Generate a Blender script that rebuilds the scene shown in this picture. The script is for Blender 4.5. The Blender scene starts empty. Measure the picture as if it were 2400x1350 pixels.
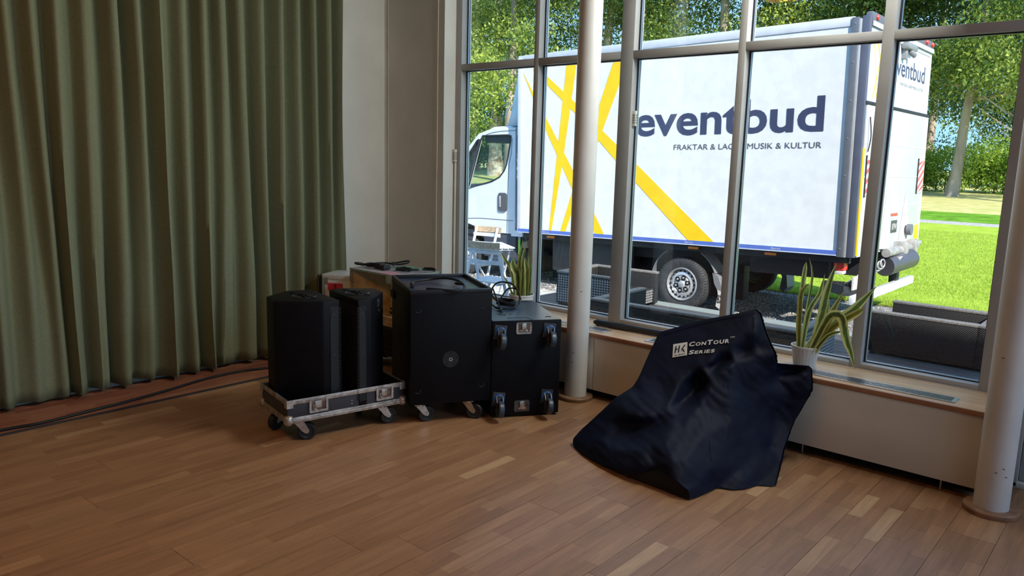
import bpy, bmesh, math, random
import numpy as np
from mathutils import Matrix, Vector, Euler
PI = math.pi
S = bpy.context.scene
COL = S.collection
random.seed(7)
# ------------------------------------------------------------------ camera
cam_d = bpy.data.cameras.new('camera'); cam = bpy.data.objects.new('camera', cam_d); COL.objects.link(cam)
CH = 1.5
yaw, pitch, roll = 0.71038, 0.167426, 0.026868
right = Vector((math.cos(yaw), math.sin(yaw), 0)); fwd = Vector((-math.sin(yaw), math.cos(yaw), 0)); up = Vector((0, 0, 1))
f2 = fwd*math.cos(pitch) - up*math.sin(pitch); u2 = fwd*math.sin(pitch) + up*math.cos(pitch)
r3 = right*math.cos(roll) + u2*math.sin(roll); u3 = -right*math.sin(roll) + u2*math.cos(roll)
cam.matrix_world = Matrix(((r3.x, u3.x, -f2.x, 0), (r3.y, u3.y, -f2.y, 0), (r3.z, u3.z, -f2.z, CH), (0, 0, 0, 1)))
cam_d.sensor_fit = 'HORIZONTAL'; cam_d.sensor_width = 36.0; cam_d.lens = 1813.8/2400*36.0
cam_d.clip_start = 0.02; cam_d.clip_end = 400
S.camera = cam
# ------------------------------------------------------------------ world, sun, room lamp, added fill lights, exposure
W = bpy.data.worlds.new('sky'); S.world = W; W.use_nodes = True
nt = W.node_tree; nt.nodes.clear()
o = nt.nodes.new('ShaderNodeOutputWorld'); bg = nt.nodes.new('ShaderNodeBackground')
tc = nt.nodes.new('ShaderNodeTexCoord'); sx = nt.nodes.new('ShaderNodeSeparateXYZ'); rp = nt.nodes.new('ShaderNodeValToRGB')
nt.links.new(tc.outputs['Generated'], sx.inputs[0]); nt.links.new(sx.outputs['Z'], rp.inputs[0])
rp.color_ramp.elements[0].position = 0.0; rp.color_ramp.elements[0].color = (0.33, 0.63, 0.90, 1)
rp.color_ramp.elements[1].position = 0.55; rp.color_ramp.elements[1].color = (0.22, 0.46, 0.82, 1)
nt.links.new(rp.outputs[0], bg.inputs[0]); bg.inputs[1].default_value = 1.6
nt.links.new(bg.outputs[0], o.inputs[0])
sd = bpy.data.lights.new('sun', 'SUN'); sd.energy = 7.8; sd.angle = math.radians(0.8); sd.color = (1, 0.955, 0.86)
so = bpy.data.objects.new('sun', sd); COL.objects.link(so)
so.rotation_euler = Vector((0.70, -0.38, 0.60)).to_track_quat('Z', 'Y').to_euler(); so.location = (20, -20, 20)
def area_lamp(name, loc, sx_, sy_, power, col, rot=(0, 0, 0)):
    d = bpy.data.lights.new(name, 'AREA'); d.shape = 'RECTANGLE'; d.size = sx_; d.size_y = sy_; d.energy = power; d.color = col
    ob = bpy.data.objects.new(name, d); COL.objects.link(ob); ob.location = loc; ob.rotation_euler = rot
    return ob
area_lamp('daylight_fill', (-1.1, 4.06, 2.93), 1.3, 0.2, 74, (0.95, 1.0, 0.92), Vector((0.84, 0.40, 0.36)).to_track_quat('Z', 'Y').to_euler())  # added fill light standing in for window daylight on the curtain
area_lamp('daylight_fill', (3.4, 3.5, 2.9), 1.6, 1.4, 60, (0.66, 0.76, 1.0), Vector((0.9, 0.22, 0.30)).to_track_quat('Z', 'Y').to_euler())  # added bluish fill from the right, out of view
area_lamp('ceiling_lamp', (-2.6, 0.4, 3.28), 2.4, 0.8, 22, (1, 0.42, 0.09))
S.view_settings.view_transform = 'Standard'; S.view_settings.look = 'None'
S.view_settings.exposure = 0.0; S.view_settings.gamma = 1.0; S.view_settings.use_curve_mapping = False
# ------------------------------------------------------------------ materials
MATS = {}
def M(name, col, rough=0.6, metal=0.0, var=0.0, vscale=8.0, bump=0.0, bscale=200.0, stretch=None, spec=0.5, col2=None, coat=0.0, emit=0):
    if name in MATS: return MATS[name]
    m = bpy.data.materials.new(name); m.use_nodes = True; t = m.node_tree; b = t.nodes['Principled BSDF']
    b.inputs['Base Color'].default_value = (*col, 1); b.inputs['Roughness'].default_value = rough; b.inputs['Metallic'].default_value = metal
    b.inputs['Specular IOR Level'].default_value = spec
    if coat: b.inputs['Coat Weight'].default_value = coat
    if emit: b.inputs['Emission Color'].default_value = (*col, 1); b.inputs['Emission Strength'].default_value = emit
    g = t.nodes.new('ShaderNodeNewGeometry'); mp = t.nodes.new('ShaderNodeMapping'); t.links.new(g.outputs['Position'], mp.inputs[0])
    if stretch: mp.inputs['Scale'].default_value = stretch
    n = t.nodes.new('ShaderNodeTexNoise'); n.inputs['Scale'].default_value = vscale; n.inputs['Detail'].default_value = 5
    t.links.new(mp.outputs[0], n.inputs[0])
    mx = t.nodes.new('ShaderNodeMix'); mx.data_type = 'RGBA'
    c2 = col2 if col2 else tuple(c*(1-max(var, 0.04)*1.6) for c in col)
    c1 = col if col2 else tuple(min(1, c*(1+max(var, 0.04)*0.6)) for c in col)
    mx.inputs['A'].default_value = (*c1, 1); mx.inputs['B'].default_value = (*c2, 1)
    r = t.nodes.new('ShaderNodeMapRange'); r.inputs[1].default_value = 0.35; r.inputs[2].default_value = 0.65
    t.links.new(n.outputs[0], r.inputs[0]); t.links.new(r.outputs[0], mx.inputs[0]); t.links.new(mx.outputs['Result'], b.inputs['Base Color'])
    if bump:
        n2 = t.nodes.new('ShaderNodeTexNoise'); n2.inputs['Scale'].default_value = bscale; n2.inputs['Detail'].default_value = 3
        t.links.new(mp.outputs[0], n2.inputs[0])
        bp = t.nodes.new('ShaderNodeBump'); bp.inputs['Strength'].default_value = bump; bp.inputs['Distance'].default_value = 0.002 if bscale > 60 else 0.02
        t.links.new(n2.outputs[0], bp.inputs['Height']); t.links.new(bp.outputs[0], b.inputs['Normal'])
    MATS[name] = m
    return m
def glass_mat(name, tint, refl=1.0):
    m = bpy.data.materials.new(name); m.use_nodes = True; t = m.node_tree; t.nodes.clear()
    o = t.nodes.new('ShaderNodeOutputMaterial'); tr = t.nodes.new('ShaderNodeBsdfTransparent'); gl = t.nodes.new('ShaderNodeBsdfGlossy')
    fr = t.nodes.new('ShaderNodeFresnel'); gb = t.nodes.new('ShaderNodeNewGeometry'); mr = t.nodes.new('ShaderNodeMapRange'); mr.inputs[3].default_value = 1.45; mr.inputs[4].default_value = 1/1.45; t.links.new(gb.outputs['Backfacing'], mr.inputs[0]); t.links.new(mr.outputs[0], fr.inputs[0]); mx = t.nodes.new('ShaderNodeMixShader')
    mu = t.nodes.new('ShaderNodeMath'); mu.operation = 'MULTIPLY'; mu.inputs[1].default_value = refl
    tr.inputs[0].default_value = (*tint, 1); gl.inputs['Roughness'].default_value = 0.01
    t.links.new(fr.outputs[0], mu.inputs[0]); t.links.new(mu.outputs[0], mx.inputs[0]); t.links.new(tr.outputs[0], mx.inputs[1]); t.links.new(gl.outputs[0], mx.inputs[2]); t.links.new(mx.outputs[0], o.inputs[0])
    MATS[name] = m; return m
# ------------------------------------------------------------------ mesh builder
class MB:
    def __init__(s, X=None): s.v = []; s.f = []; s.X = X
    def add(s, vs, fs, X=None):
        n = len(s.v)
        for p in vs:
            p = Vector(p)
            if X is not None: p = X @ p
            if s.X is not None: p = s.X @ p
            s.v.append(tuple(p))
        s.f += [tuple(i+n for i in q) for q in fs]; return s
    def box(s, lo, hi, X=None, ch=0.0):
        (a, b, c), (d, e, f) = lo, hi
        if ch <= 0:
            return s.add([(a, b, c), (d, b, c), (d, e, c), (a, e, c), (a, b, f), (d, b, f), (d, e, f), (a, e, f)],
                [(0, 3, 2, 1), (4, 5, 6, 7), (0, 1, 5, 4), (1, 2, 6, 5), (2, 3, 7, 6), (3, 0, 4, 7)], X)
        bm = bmesh.new(); bmesh.ops.create_cube(bm, size=1)
        for v in bm.verts: v.co = Vector(((a+d)/2+v.co.x*(d-a), (b+e)/2+v.co.y*(e-b), (c+f)/2+v.co.z*(f-c)))
        bmesh.ops.bevel(bm, geom=bm.edges[:]+bm.verts[:], offset=ch, segments=2, affect='EDGES', profile=0.5)
        bm.verts.index_update(); vs = [v.co.copy() for v in bm.verts]; fs = [tuple(v.index for v in q.verts) for q in bm.faces]; bm.free()
        return s.add(vs, fs, X)
    def prism(s, poly, z0, z1, X=None, ch=0.0):
        n = len(poly)
        if ch <= 0:
            vs = [(x, y, z0) for x, y in poly]+[(x, y, z1) for x, y in poly]
            fs = [tuple(range(n-1, -1, -1)), tuple(range(n, 2*n))]+[(i, (i+1) % n, n+(i+1) % n, n+i) for i in range(n)]
            return s.add(vs, fs, X)
        bm = bmesh.new(); lo = [bm.verts.new((x, y, z0)) for x, y in poly]; hi = [bm.verts.new((x, y, z1)) for x, y in poly]
        bm.faces.new(lo[::-1]); bm.faces.new(hi)
        for i in range(n): bm.faces.new((lo[i], lo[(i+1) % n], hi[(i+1) % n], hi[i]))
        bmesh.ops.recalc_face_normals(bm, faces=bm.faces[:])
        bmesh.ops.bevel(bm, geom=bm.edges[:]+bm.verts[:], offset=ch, segments=2, affect='EDGES', profile=0.5)
        bm.verts.index_update(); vs = [v.co.copy() for v in bm.verts]; fs = [tuple(v.index for v in q.verts) for q in bm.faces]; bm.free()
        return s.add(vs, fs, X)
    def lathe(s, prof, seg=24, X=None, a0=0, a1=2*PI):
        full = abs(a1-a0-2*PI) < 1e-6; m = seg if full else seg+1; vs = []; fs = []
        for i in range(m):
            a = a0+(a1-a0)*i/seg
            for r, z in prof: vs.append((r*math.cos(a), r*math.sin(a), z))
        k = len(prof)
        for i in range(seg):
            j = (i+1) % m
            for q in range(k-1):
                fs.append((i*k+q, j*k+q, j*k+q+1, i*k+q+1))
        return s.add(vs, fs, X)
    def cyl(s, p, q, r, seg=14, r2=None, cap=True):
        p, q = Vector(p), Vector(q); d = q-p; L = d.length; r2 = r if r2 is None else r2
        X = Matrix.Translation(p) @ d.to_track_quat('Z', 'Y').to_matrix().to_4x4()
        pr = [(r, 0), (r2, L)]
        if cap: pr = [(0.0001, 0)]+pr+[(0.0001, L)]
        return s.lathe(pr, seg, X)
    def tube(s, pts, r, seg=8, closed=False, X=None):
        P = [Vector(p) for p in pts]; n = len(P); vs = []; fs = []; up0 = None
        rr = r if isinstance(r, (list, tuple)) else [r]*n
        for i in range(n):
            a = P[(i-1) % n] if (closed or i > 0) else P[i]; b = P[(i+1) % n] if (closed or i < n-1) else P[i]
            t = (b-a).normalized()
            if up0 is None: up0 = t.orthogonal().normalized()
            up0 = (up0-t*up0.dot(t)); up0 = up0.normalized() if up0.length > 1e-6 else t.orthogonal().normalized()
            w = t.cross(up0)
            for k in range(seg):
                an = 2*PI*k/seg; vs.append(P[i]+(up0*math.cos(an)+w*math.sin(an))*rr[i])
        for i in range(n if closed else n-1):
            j = (i+1) % n
            for k in range(seg): fs.append((i*seg+k, i*seg+(k+1) % seg, j*seg+(k+1) % seg, j*seg+k))
        if not closed: fs += [tuple(range(seg-1, -1, -1)), tuple((n-1)*seg+k for k in range(seg))]
        return s.add(vs, fs, X)
    def mesh(s, name, m, smooth=30):
        me = bpy.data.meshes.new(name); me.from_pydata(s.v, [], s.f); me.materials.append(m)
        bm = bmesh.new(); bm.from_mesh(me); bmesh.ops.recalc_face_normals(bm, faces=bm.faces[:])
        for q in bm.faces: q.smooth = True
        lim = math.radians(smooth)
        for e in bm.edges:
            if len(e.link_faces) == 2 and e.calc_face_angle(0) > lim: e.smooth = False
        bm.to_mesh(me); bm.free(); return me
    def obj(s, name, m, parent=None, smooth=30):
        ob = bpy.data.objects.new(name, s.mesh(name, m, smooth)); COL.objects.link(ob)
        if parent is not None: ob.parent = parent
        return ob
def catmull(P, n=8, closed=False):
    P = [Vector(p) for p in P]; out = []; N = len(P)
    for i in range(N if closed else N-1):
        if closed: a, b, c, d = P[(i-1) % N], P[i], P[(i+1) % N], P[(i+2) % N]
        else: a, b, c, d = P[max(i-1, 0)], P[i], P[i+1], P[min(i+2, N-1)]
        for k in range(n):
            t = k/n; out.append(0.5*((2*b)+(c-a)*t+(2*a-5*b+4*c-d)*t*t+(3*b-a-3*c+d)*t**3))
    if not closed: out.append(P[-1])
    return out
def thing(name, label, cat, loc=(0, 0, 0), rz=0, group=None):
    o = bpy.data.objects.new(name, None); COL.objects.link(o); o.location = loc; o.rotation_euler = (0, 0, rz); o.empty_display_size = 0.1
    o['label'] = label; o['category'] = cat
    if group: o['group'] = group
    return o
def tag(o, label, cat, group=None, kind=None):
    o['label'] = label; o['category'] = cat
    if group: o['group'] = group
    if kind: o['kind'] = kind
    return o
def struct(name, mb, m, parent=None):
    o = mb.obj(name, m, parent)
    if parent is None: o['kind'] = 'structure'
    return o
def lab(o, s): o['label'] = s; return o
def inv(pt): return Matrix.Translation(-Vector(pt))
def text_mb(txt, x0, x1, zb, zt=None, off=0.0, depth=0.0, font_cap=None, shear=0.0):
    """text laid in the local XZ plane between x0 and x1, baseline zb, top zt"""
    c = bpy.data.curves.new('t', 'FONT'); c.body = txt; c.size = 1.0; c.offset = off; c.extrude = 0.0; c.resolution_u = 4; c.shear = shear
    ob = bpy.data.objects.new('t', c); COL.objects.link(ob)
    dg = bpy.context.evaluated_depsgraph_get(); me = bpy.data.meshes.new_from_object(ob.evaluated_get(dg))
    V = [v.co.copy() for v in me.vertices]; F = [tuple(p.vertices) for p in me.polygons]
    bpy.data.objects.remove(ob); bpy.data.curves.remove(c); bpy.data.meshes.remove(me)
    xa = min(v.x for v in V); xb = max(v.x for v in V); ya = 0; yb = max(v.y for v in V)
    sx = (x1-x0)/(xb-xa); sz = sx if zt is None else (zt-zb)/(yb-ya)
    vs = [(x0+(v.x-xa)*sx, -depth, zb+(v.y-ya)*sz) for v in V]
    mb = MB(); mb.v = vs; mb.f = F; return mb
def holes_mb(loops, thick):
    """2-D outline with holes in the XZ plane, thickness along Y"""
    c = bpy.data.curves.new('h', 'CURVE'); c.dimensions = '2D'; c.fill_mode = 'BOTH'; c.extrude = thick/2
    for lp in loops:
        sp = c.splines.new('POLY'); sp.points.add(len(lp)-1)
        for i, (x, z) in enumerate(lp): sp.points[i].co = (x, z, 0, 1)
        sp.use_cyclic_u = True
    ob = bpy.data.objects.new('h', c); COL.objects.link(ob)
    dg = bpy.context.evaluated_depsgraph_get(); me = bpy.data.meshes.new_from_object(ob.evaluated_get(dg))
    vs = [(v.co.x, -v.co.z, v.co.y) for v in me.vertices]; F = [tuple(p.vertices) for p in me.polygons]
    bpy.data.objects.remove(ob); bpy.data.curves.remove(c); bpy.data.meshes.remove(me)
    mb = MB(); mb.v = vs; mb.f = F; return mb
def rrect(x0, x1, z0, z1, r, n=4):
    o = []
    for cx, cz, a in ((x1-r, z1-r, 0), (x0+r, z1-r, 90), (x0+r, z0+r, 180), (x1-r, z0+r, 270)):
        for k in range(n+1): t = math.radians(a+90*k/n); o.append((cx+r*math.cos(t), cz+r*math.sin(t)))
    return o
def np_mesh(name, V, F, m, parent=None, attr=None, smooth=False):
    """big meshes from numpy: V (n,3), F (k,m) all faces alike, attr = per-vertex float 'tone'"""
    me = bpy.data.meshes.new(name); V = np.asarray(V, np.float32); F = np.asarray(F, np.int32); k = F.shape[1]
    me.vertices.add(len(V)); me.vertices.foreach_set('co', V.ravel()); me.loops.add(F.size); me.loops.foreach_set('vertex_index', F.ravel())
    me.polygons.add(len(F)); me.polygons.foreach_set('loop_start', np.arange(0, F.size, k, dtype=np.int32))
    me.polygons.foreach_set('loop_total', np.full(len(F), k, np.int32))
    me.polygons.foreach_set('use_smooth', np.full(len(F), bool(smooth)))
    if attr is not None:
        a = me.attributes.new('tone', 'FLOAT', 'POINT'); a.data.foreach_set('value', np.asarray(attr, np.float32))
    me.update(calc_edges=True); me.materials.append(m)
    ob = bpy.data.objects.new(name, me); COL.objects.link(ob)
    if parent is not None: ob.parent = parent
    return ob
def tone_mat(name, stops, rough=0.5, grain=None, transl=0.0, specks=False, bump=0.0, spec=0.5):
    m = bpy.data.materials.new(name); m.use_nodes = True; t = m.node_tree; b = t.nodes['Principled BSDF']
    b.inputs['Roughness'].default_value = rough; b.inputs['Specular IOR Level'].default_value = spec
    a = t.nodes.new('ShaderNodeAttribute'); a.attribute_name = 'tone'; r = t.nodes.new('ShaderNodeValToRGB')
    el = r.color_ramp.elements
    while len(el) < len(stops): el.new(0.5)
    for e, (p, c) in zip(el, stops): e.position = p; e.color = (*c, 1)
    t.links.new(a.outputs['Fac'], r.inputs[0]); col = r.outputs[0]
    g = t.nodes.new('ShaderNodeNewGeometry')
    if grain:
        mp = t.nodes.new('ShaderNodeMapping'); mp.inputs['Scale'].default_value = grain; t.links.new(g.outputs['Position'], mp.inputs[0])
        n = t.nodes.new('ShaderNodeTexNoise'); n.inputs['Scale'].default_value = 1; n.inputs['Detail'].default_value = 6; n.inputs['Distortion'].default_value = 0.6
        t.links.new(mp.outputs[0], n.inputs[0])
        mr = t.nodes.new('ShaderNodeMapRange'); mr.inputs[1].default_value = 0.3; mr.inputs[2].default_value = 0.75; mr.inputs[3].default_value = 0.80; mr.inputs[4].default_value = 1.14
        t.links.new(n.outputs[0], mr.inputs[0])
        mx = t.nodes.new('ShaderNodeMix'); mx.data_type = 'RGBA'; mx.blend_type = 'MULTIPLY'; mx.inputs[0].default_value = 1
        t.links.new(col, mx.inputs['A']); t.links.new(mr.outputs[0], mx.inputs['B']); col = mx.outputs['Result']
        if bump:
            bp = t.nodes.new('ShaderNodeBump'); bp.inputs['Strength'].default_value = bump; bp.inputs['Distance'].default_value = 0.001
            t.links.new(n.outputs[0], bp.inputs['Height']); t.links.new(bp.outputs[0], b.inputs['Normal'])
    if specks:
        mp = t.nodes.new('ShaderNodeMapping'); mp.inputs['Scale'].default_value = (60, 38, 1); mp.inputs['Rotation'].default_value = (0, 0, 0.3); t.links.new(g.outputs['Position'], mp.inputs[0])
        v = t.nodes.new('ShaderNodeTexVoronoi'); v.inputs['Scale'].default_value = 1; t.links.new(mp.outputs[0], v.inputs[0])
        c = t.nodes.new('ShaderNodeMapRange'); c.inputs[1].default_value = 0.10; c.inputs[2].default_value = 0.17; c.inputs[3].default_value = 0.30; c.inputs[4].default_value = 1
        sc_ = t.nodes.new('ShaderNodeSeparateColor'); t.links.new(v.outputs['Color'], sc_.inputs[0]); gt = t.nodes.new('ShaderNodeMath'); gt.operation = 'LESS_THAN'; gt.inputs[1].default_value = 0.72; t.links.new(sc_.outputs[0], gt.inputs[0])
        ad = t.nodes.new('ShaderNodeMath'); ad.operation = 'ADD'; t.links.new(v.outputs['Distance'], ad.inputs[0]); t.links.new(gt.outputs[0], ad.inputs[1]); t.links.new(ad.outputs[0], c.inputs[0])
        n3 = t.nodes.new('ShaderNodeTexNoise'); n3.inputs['Scale'].default_value = 2.5; t.links.new(g.outputs['Position'], n3.inputs[0])
        wt = t.nodes.new('ShaderNodeMapRange'); wt.inputs[1].default_value = 0.4; wt.inputs[2].default_value = 0.6
        t.links.new(n3.outputs[0], wt.inputs[0])
        mx = t.nodes.new('ShaderNodeMix'); mx.data_type = 'RGBA'; mx.blend_type = 'MULTIPLY'
        t.links.new(wt.outputs[0], mx.inputs[0]); t.links.new(col, mx.inputs['A']); t.links.new(c.outputs[0], mx.inputs['B']); col = mx.outputs['Result']
    t.links.new(col, b.inputs['Base Color'])
    if transl:
        tr = t.nodes.new('ShaderNodeBsdfTranslucent'); t.links.new(col, tr.inputs[0]); ms = t.nodes.new('ShaderNodeMixShader'); ms.inputs[0].default_value = transl
        t.links.new(b.outputs[0], ms.inputs[1]); t.links.new(tr.outputs[0], ms.inputs[2]); t.links.new(ms.outputs[0], t.nodes['Material Output'].inputs[0])
    MATS[name] = m; return m
# palette
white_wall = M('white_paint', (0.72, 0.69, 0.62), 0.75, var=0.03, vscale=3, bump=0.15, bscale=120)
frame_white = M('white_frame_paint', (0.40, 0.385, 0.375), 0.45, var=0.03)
gasket = M('black_rubber_gasket', (0.012, 0.016, 0.03), 0.5)
spacer_m = M('aluminium_spacer', (0.55, 0.6, 0.68), 0.35, 0.6)
alu = M('aluminium', (0.62, 0.62, 0.63), 0.32, 0.9, var=0.08, vscale=30)
worn_alu = M('worn_aluminium_edging', (0.55, 0.50, 0.46), 0.42, 0.75, var=0.25, vscale=25, bump=0.2, bscale=60)
steel = M('zinc_plated_steel', (0.62, 0.58, 0.52), 0.35, 0.9, var=0.15, vscale=40)
dark_steel = M('dark_steel', (0.12, 0.12, 0.13), 0.4, 0.7, var=0.2, vscale=30)
black_cab = M('black_textured_paint', (0.004, 0.004, 0.006), 0.5, spec=0.16, var=0.1, vscale=40, bump=0.35, bscale=420)
black_top = M('black_scuffed_paint', (0.007, 0.008, 0.011), 0.38, spec=0.45, var=0.15, vscale=12, bump=0.3, bscale=420)
grille_m = M('black_steel_grille', (0.018, 0.02, 0.024), 0.45, 0.3)
recess_m = M('black_recess', (0.003, 0.003, 0.004), 0.8)
rubber = M('black_rubber', (0.014, 0.014, 0.016), 0.55, var=0.15, bump=0.1)
blue_wheel = M('dark_blue_grey_rubber', (0.035, 0.05, 0.075), 0.4, var=0.1)
blue_ring = M('blue_swivel_ring', (0.02, 0.09, 0.30), 0.35)
cable_m = M('black_cable_jacket', (0.006, 0.006, 0.008), 0.55, spec=0.3)
laminate = M('dark_grey_case_laminate', (0.035, 0.035, 0.042), 0.45, var=0.1)
ply = M('stained_birch_plywood', (0.82, 0.70, 0.46), 0.6, var=0.3, vscale=7, col2=(0.50, 0.33, 0.12), bump=0.2)
ply_clean = M('pale_plywood', (0.58, 0.44, 0.28), 0.6, var=0.2, vscale=14)
sill_m = M('light_beech_sill', (0.58, 0.38, 0.22), 0.38, var=0.12, vscale=5, stretch=(1, 12, 12))
sill_edge = M('reddish_sill_edge', (0.36, 0.17, 0.09), 0.45, var=0.1)
base_wood = M('column_base_wood', (0.30, 0.16, 0.09), 0.5, var=0.2, vscale=20)
fabric_m = M('navy_nylon_cover', (0.0035, 0.006, 0.02), 0.6, spec=0.15, var=0.2, vscale=5, bump=0.25, bscale=500)
print_m = M('off_white_print', (0.62, 0.60, 0.58), 0.5)
red_tape = M('red_tape', (0.75, 0.05, 0.09), 0.5)
pot_m = M('white_ceramic', (0.74, 0.73, 0.72), 0.3)
soil_m = M('potting_soil', (0.05, 0.035, 0.02), 0.9, var=0.4, vscale=60, bump=0.5, bscale=90)
pane_m = glass_mat('window_glass', (0.985, 0.99, 0.985), 1.0)
cab_glass = glass_mat('cab_glass', (0.80, 0.90, 0.88), 1.0)
# ================================================================== ROOM SHELL
RX0, RX1, RY0, RY1, RZ = -5.005, 4.6, -4.6, 4.19, 3.35
floor_base = M('floor_underlay_wood', (0.27, 0.15, 0.08), 0.55, var=0.2, vscale=6, stretch=(14, 1, 1))
fl = struct('floor', MB().box((RX0-0.2, RY0-0.2, -0.30), (RX1+0.2, 4.29, -0.007)), floor_base)
struct('ceiling', MB().box((RX0-0.2, RY0-0.2, RZ), (RX1+0.2, 4.9, RZ+0.5)), M('low_bounce_ceiling', (0.22, 0.14, 0.09), 0.6, var=0.2, vscale=6, stretch=(1, 12, 1)))  # unseen ceiling coloured dark to cut bounced light
struct('wall_left', MB().box((RX0-0.25, RY0-0.2, -0.3), (RX0, 4.6, RZ)), white_wall)
struct('wall_back', MB().box((RX0, RY0-0.25, -0.3), (RX1, RY0, RZ)), M('low_bounce_wall', (0.16, 0.12, 0.09), 0.7, var=0.15))  # back wall out of view, dark brown to keep the bounce low
wr = MB().box((RX1, RY0-0.25, -0.3), (RX1+0.25, 4.6, 0.45)).box((RX1, RY0-0.25, 3.05), (RX1+0.25, 4.6, RZ)).box((RX1, RY0-0.25, 0.45), (RX1+0.25, -4.0, 3.05)).box((RX1, 3.9, 0.45), (RX1+0.25, 4.6, 3.05))
struct('wall_right', wr, white_wall)
w = bpy.data.objects.new('window_7', None); COL.objects.link(w); w.location = (RX1+0.1, 0, 0.45); w['kind'] = 'structure'; I = inv(w.location)  # unseen windows added to let more daylight in from the right
fm = MB(I)
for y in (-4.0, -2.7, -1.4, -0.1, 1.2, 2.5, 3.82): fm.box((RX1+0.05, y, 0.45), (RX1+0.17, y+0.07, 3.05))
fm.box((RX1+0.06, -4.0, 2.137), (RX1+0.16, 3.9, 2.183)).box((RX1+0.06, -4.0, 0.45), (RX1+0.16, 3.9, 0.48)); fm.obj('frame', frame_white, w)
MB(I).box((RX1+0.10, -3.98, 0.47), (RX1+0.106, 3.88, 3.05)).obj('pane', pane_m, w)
wf = MB().box((RX0, RY1, -0.007), (-4.334, 4.405, RZ))
wf.box((-4.334, 4.31, -0.6), (-0.56, 4.55, 0.36)); wf.box((-4.334, RY1, 3.05), (RX1, 4.55, RZ)); wf.box((0.62, 4.29, -0.6), (RX1, 4.55, 0.45))
wf.box((0.50, 4.22, 0.45), (0.62, 4.55, 3.05))
wfo = struct('wall_front', wf, white_wall)
struct('trim_1', MB().box((RX0, 4.176, 0.0), (RX0+0.012, RY1, RZ)).box((RX0+0.022, 4.184, 0.0), (RX0+0.03, RY1, RZ)), M('cream_corner_trim', (0.66, 0.62, 0.53), 0.6))
struct('trim_2', MB().box((-4.42, 4.186, 0.0), (-4.40, RY1, RZ)), white_wall)
# parquet: boards 18 cm wide, each of three strips
st = [(0, (0.24, 0.117, 0.056)), (0.3, (0.30, 0.152, 0.074)), (0.6, (0.35, 0.183, 0.09)), (0.86, (0.395, 0.22, 0.112)), (1, (0.49, 0.30, 0.16))]
wood_m = tone_mat('oiled_oak_parquet', st, 0.40, grain=(38, 3.2, 20), specks=True, bump=0.0, spec=0.6)
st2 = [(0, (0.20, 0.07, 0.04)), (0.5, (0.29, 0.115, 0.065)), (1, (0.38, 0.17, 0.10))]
shade_wood = tone_mat('shade_tinted_parquet', st2, 0.45, grain=(38, 3.2, 20), bump=0.0, spec=0.35)  # shade beside the curtain painted in as a darker, redder tint
rg = random.Random(11)
strips = []
def runs(xa, xb, ya, yb, red):
    x = xb
    while x > xa+0.02:
        y = ya - rg.random()*2.2
        ends = []
        while y < yb: ends.append(y); y += 2.2
        ends.append(yb+0.01)
        for s_ in range(3):
            sa = x-0.06*(s_+1)
            if sa < xa-1e-4: continue
            for e0, e1 in zip(ends[:-1], ends[1:]):
                q = e0
                while q < e1-1e-3:
                    L = rg.uniform(0.17, 0.40) if sa > -2.0 else rg.uniform(0.22, 0.62); nx = q+L
                    if e1-nx < 0.14: nx = e1
                    a, b = max(q, ya), min(nx, yb)
                    if b-a > 0.02:
                        tone = min(1, max(0, rg.gauss(0.50, 0.15)+(0.3 if rg.random() < 0.07 else 0)))
                        g0 = 0.0008 if s_ == 2 else 0.0002; g1 = 0.0008 if s_ == 0 else 0.0002
                        j0 = 0.0008 if q == e0 else 0.0002; j1 = 0.0008 if nx == e1 else 0.0002
                        strips.append((sa+g0, sa+0.06-g1, a+j0, b-j1, tone, red, rg.uniform(-0.0002, 0.0001)))
                    q = nx
        x -= 0.18
runs(-4.508, 2.116, -2.0, 3.99, False)
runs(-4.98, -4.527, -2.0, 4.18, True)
Mi = cam.matrix_world.inverted()
def screen(p):
    c = Mi @ Vector(p); return (1200+1813.8*c.x/-c.z, 675-1813.8*c.y/-c.z, -c.z)
def vis(s):
    x, y = (s[0]+s[1])/2, (s[2]+s[3])/2; p = screen((x, y, 0))
    if p[2] < 0.3 or not (-60 < p[0] < 2460 and -50 < p[1] < 1420): return 0
    return (s[1]-s[0])*(s[3]-s[2])/p[2]**3
strips.sort(key=vis, reverse=True)
def strip_geo(s):
    x0, x1, y0, y1, t, r, dz = s
    return [(x0, y0, -0.007), (x1, y0, -0.007), (x1, y1, -0.007), (x0, y1, -0.007), (x0, y0, dz), (x1, y0, dz), (x1, y1, dz), (x0, y1, dz)]
BF = [(4, 5, 6, 7), (0, 1, 5, 4), (1, 2, 6, 5), (2, 3, 7, 6), (3, 0, 4, 7)]
for s in strips[:292]:
    np_mesh('parquet_strip', strip_geo(s), BF, shade_wood if s[5] else wood_m, fl, [s[4]]*8)
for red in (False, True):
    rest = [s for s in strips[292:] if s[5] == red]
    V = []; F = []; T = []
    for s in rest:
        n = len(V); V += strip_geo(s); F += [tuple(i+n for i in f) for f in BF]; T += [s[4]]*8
    o = np_mesh('parquet_field' if not red else 'parquet_border', V, F, shade_wood if red else wood_m, fl, T); o['kind'] = 'stuff'
struct('trim_3', MB().box((-4.526, -2.0, -0.006), (-4.509, 4.18, 0.0015)), M('grey_floor_joint', (0.05, 0.045, 0.045), 0.9, spec=0.15))
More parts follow.
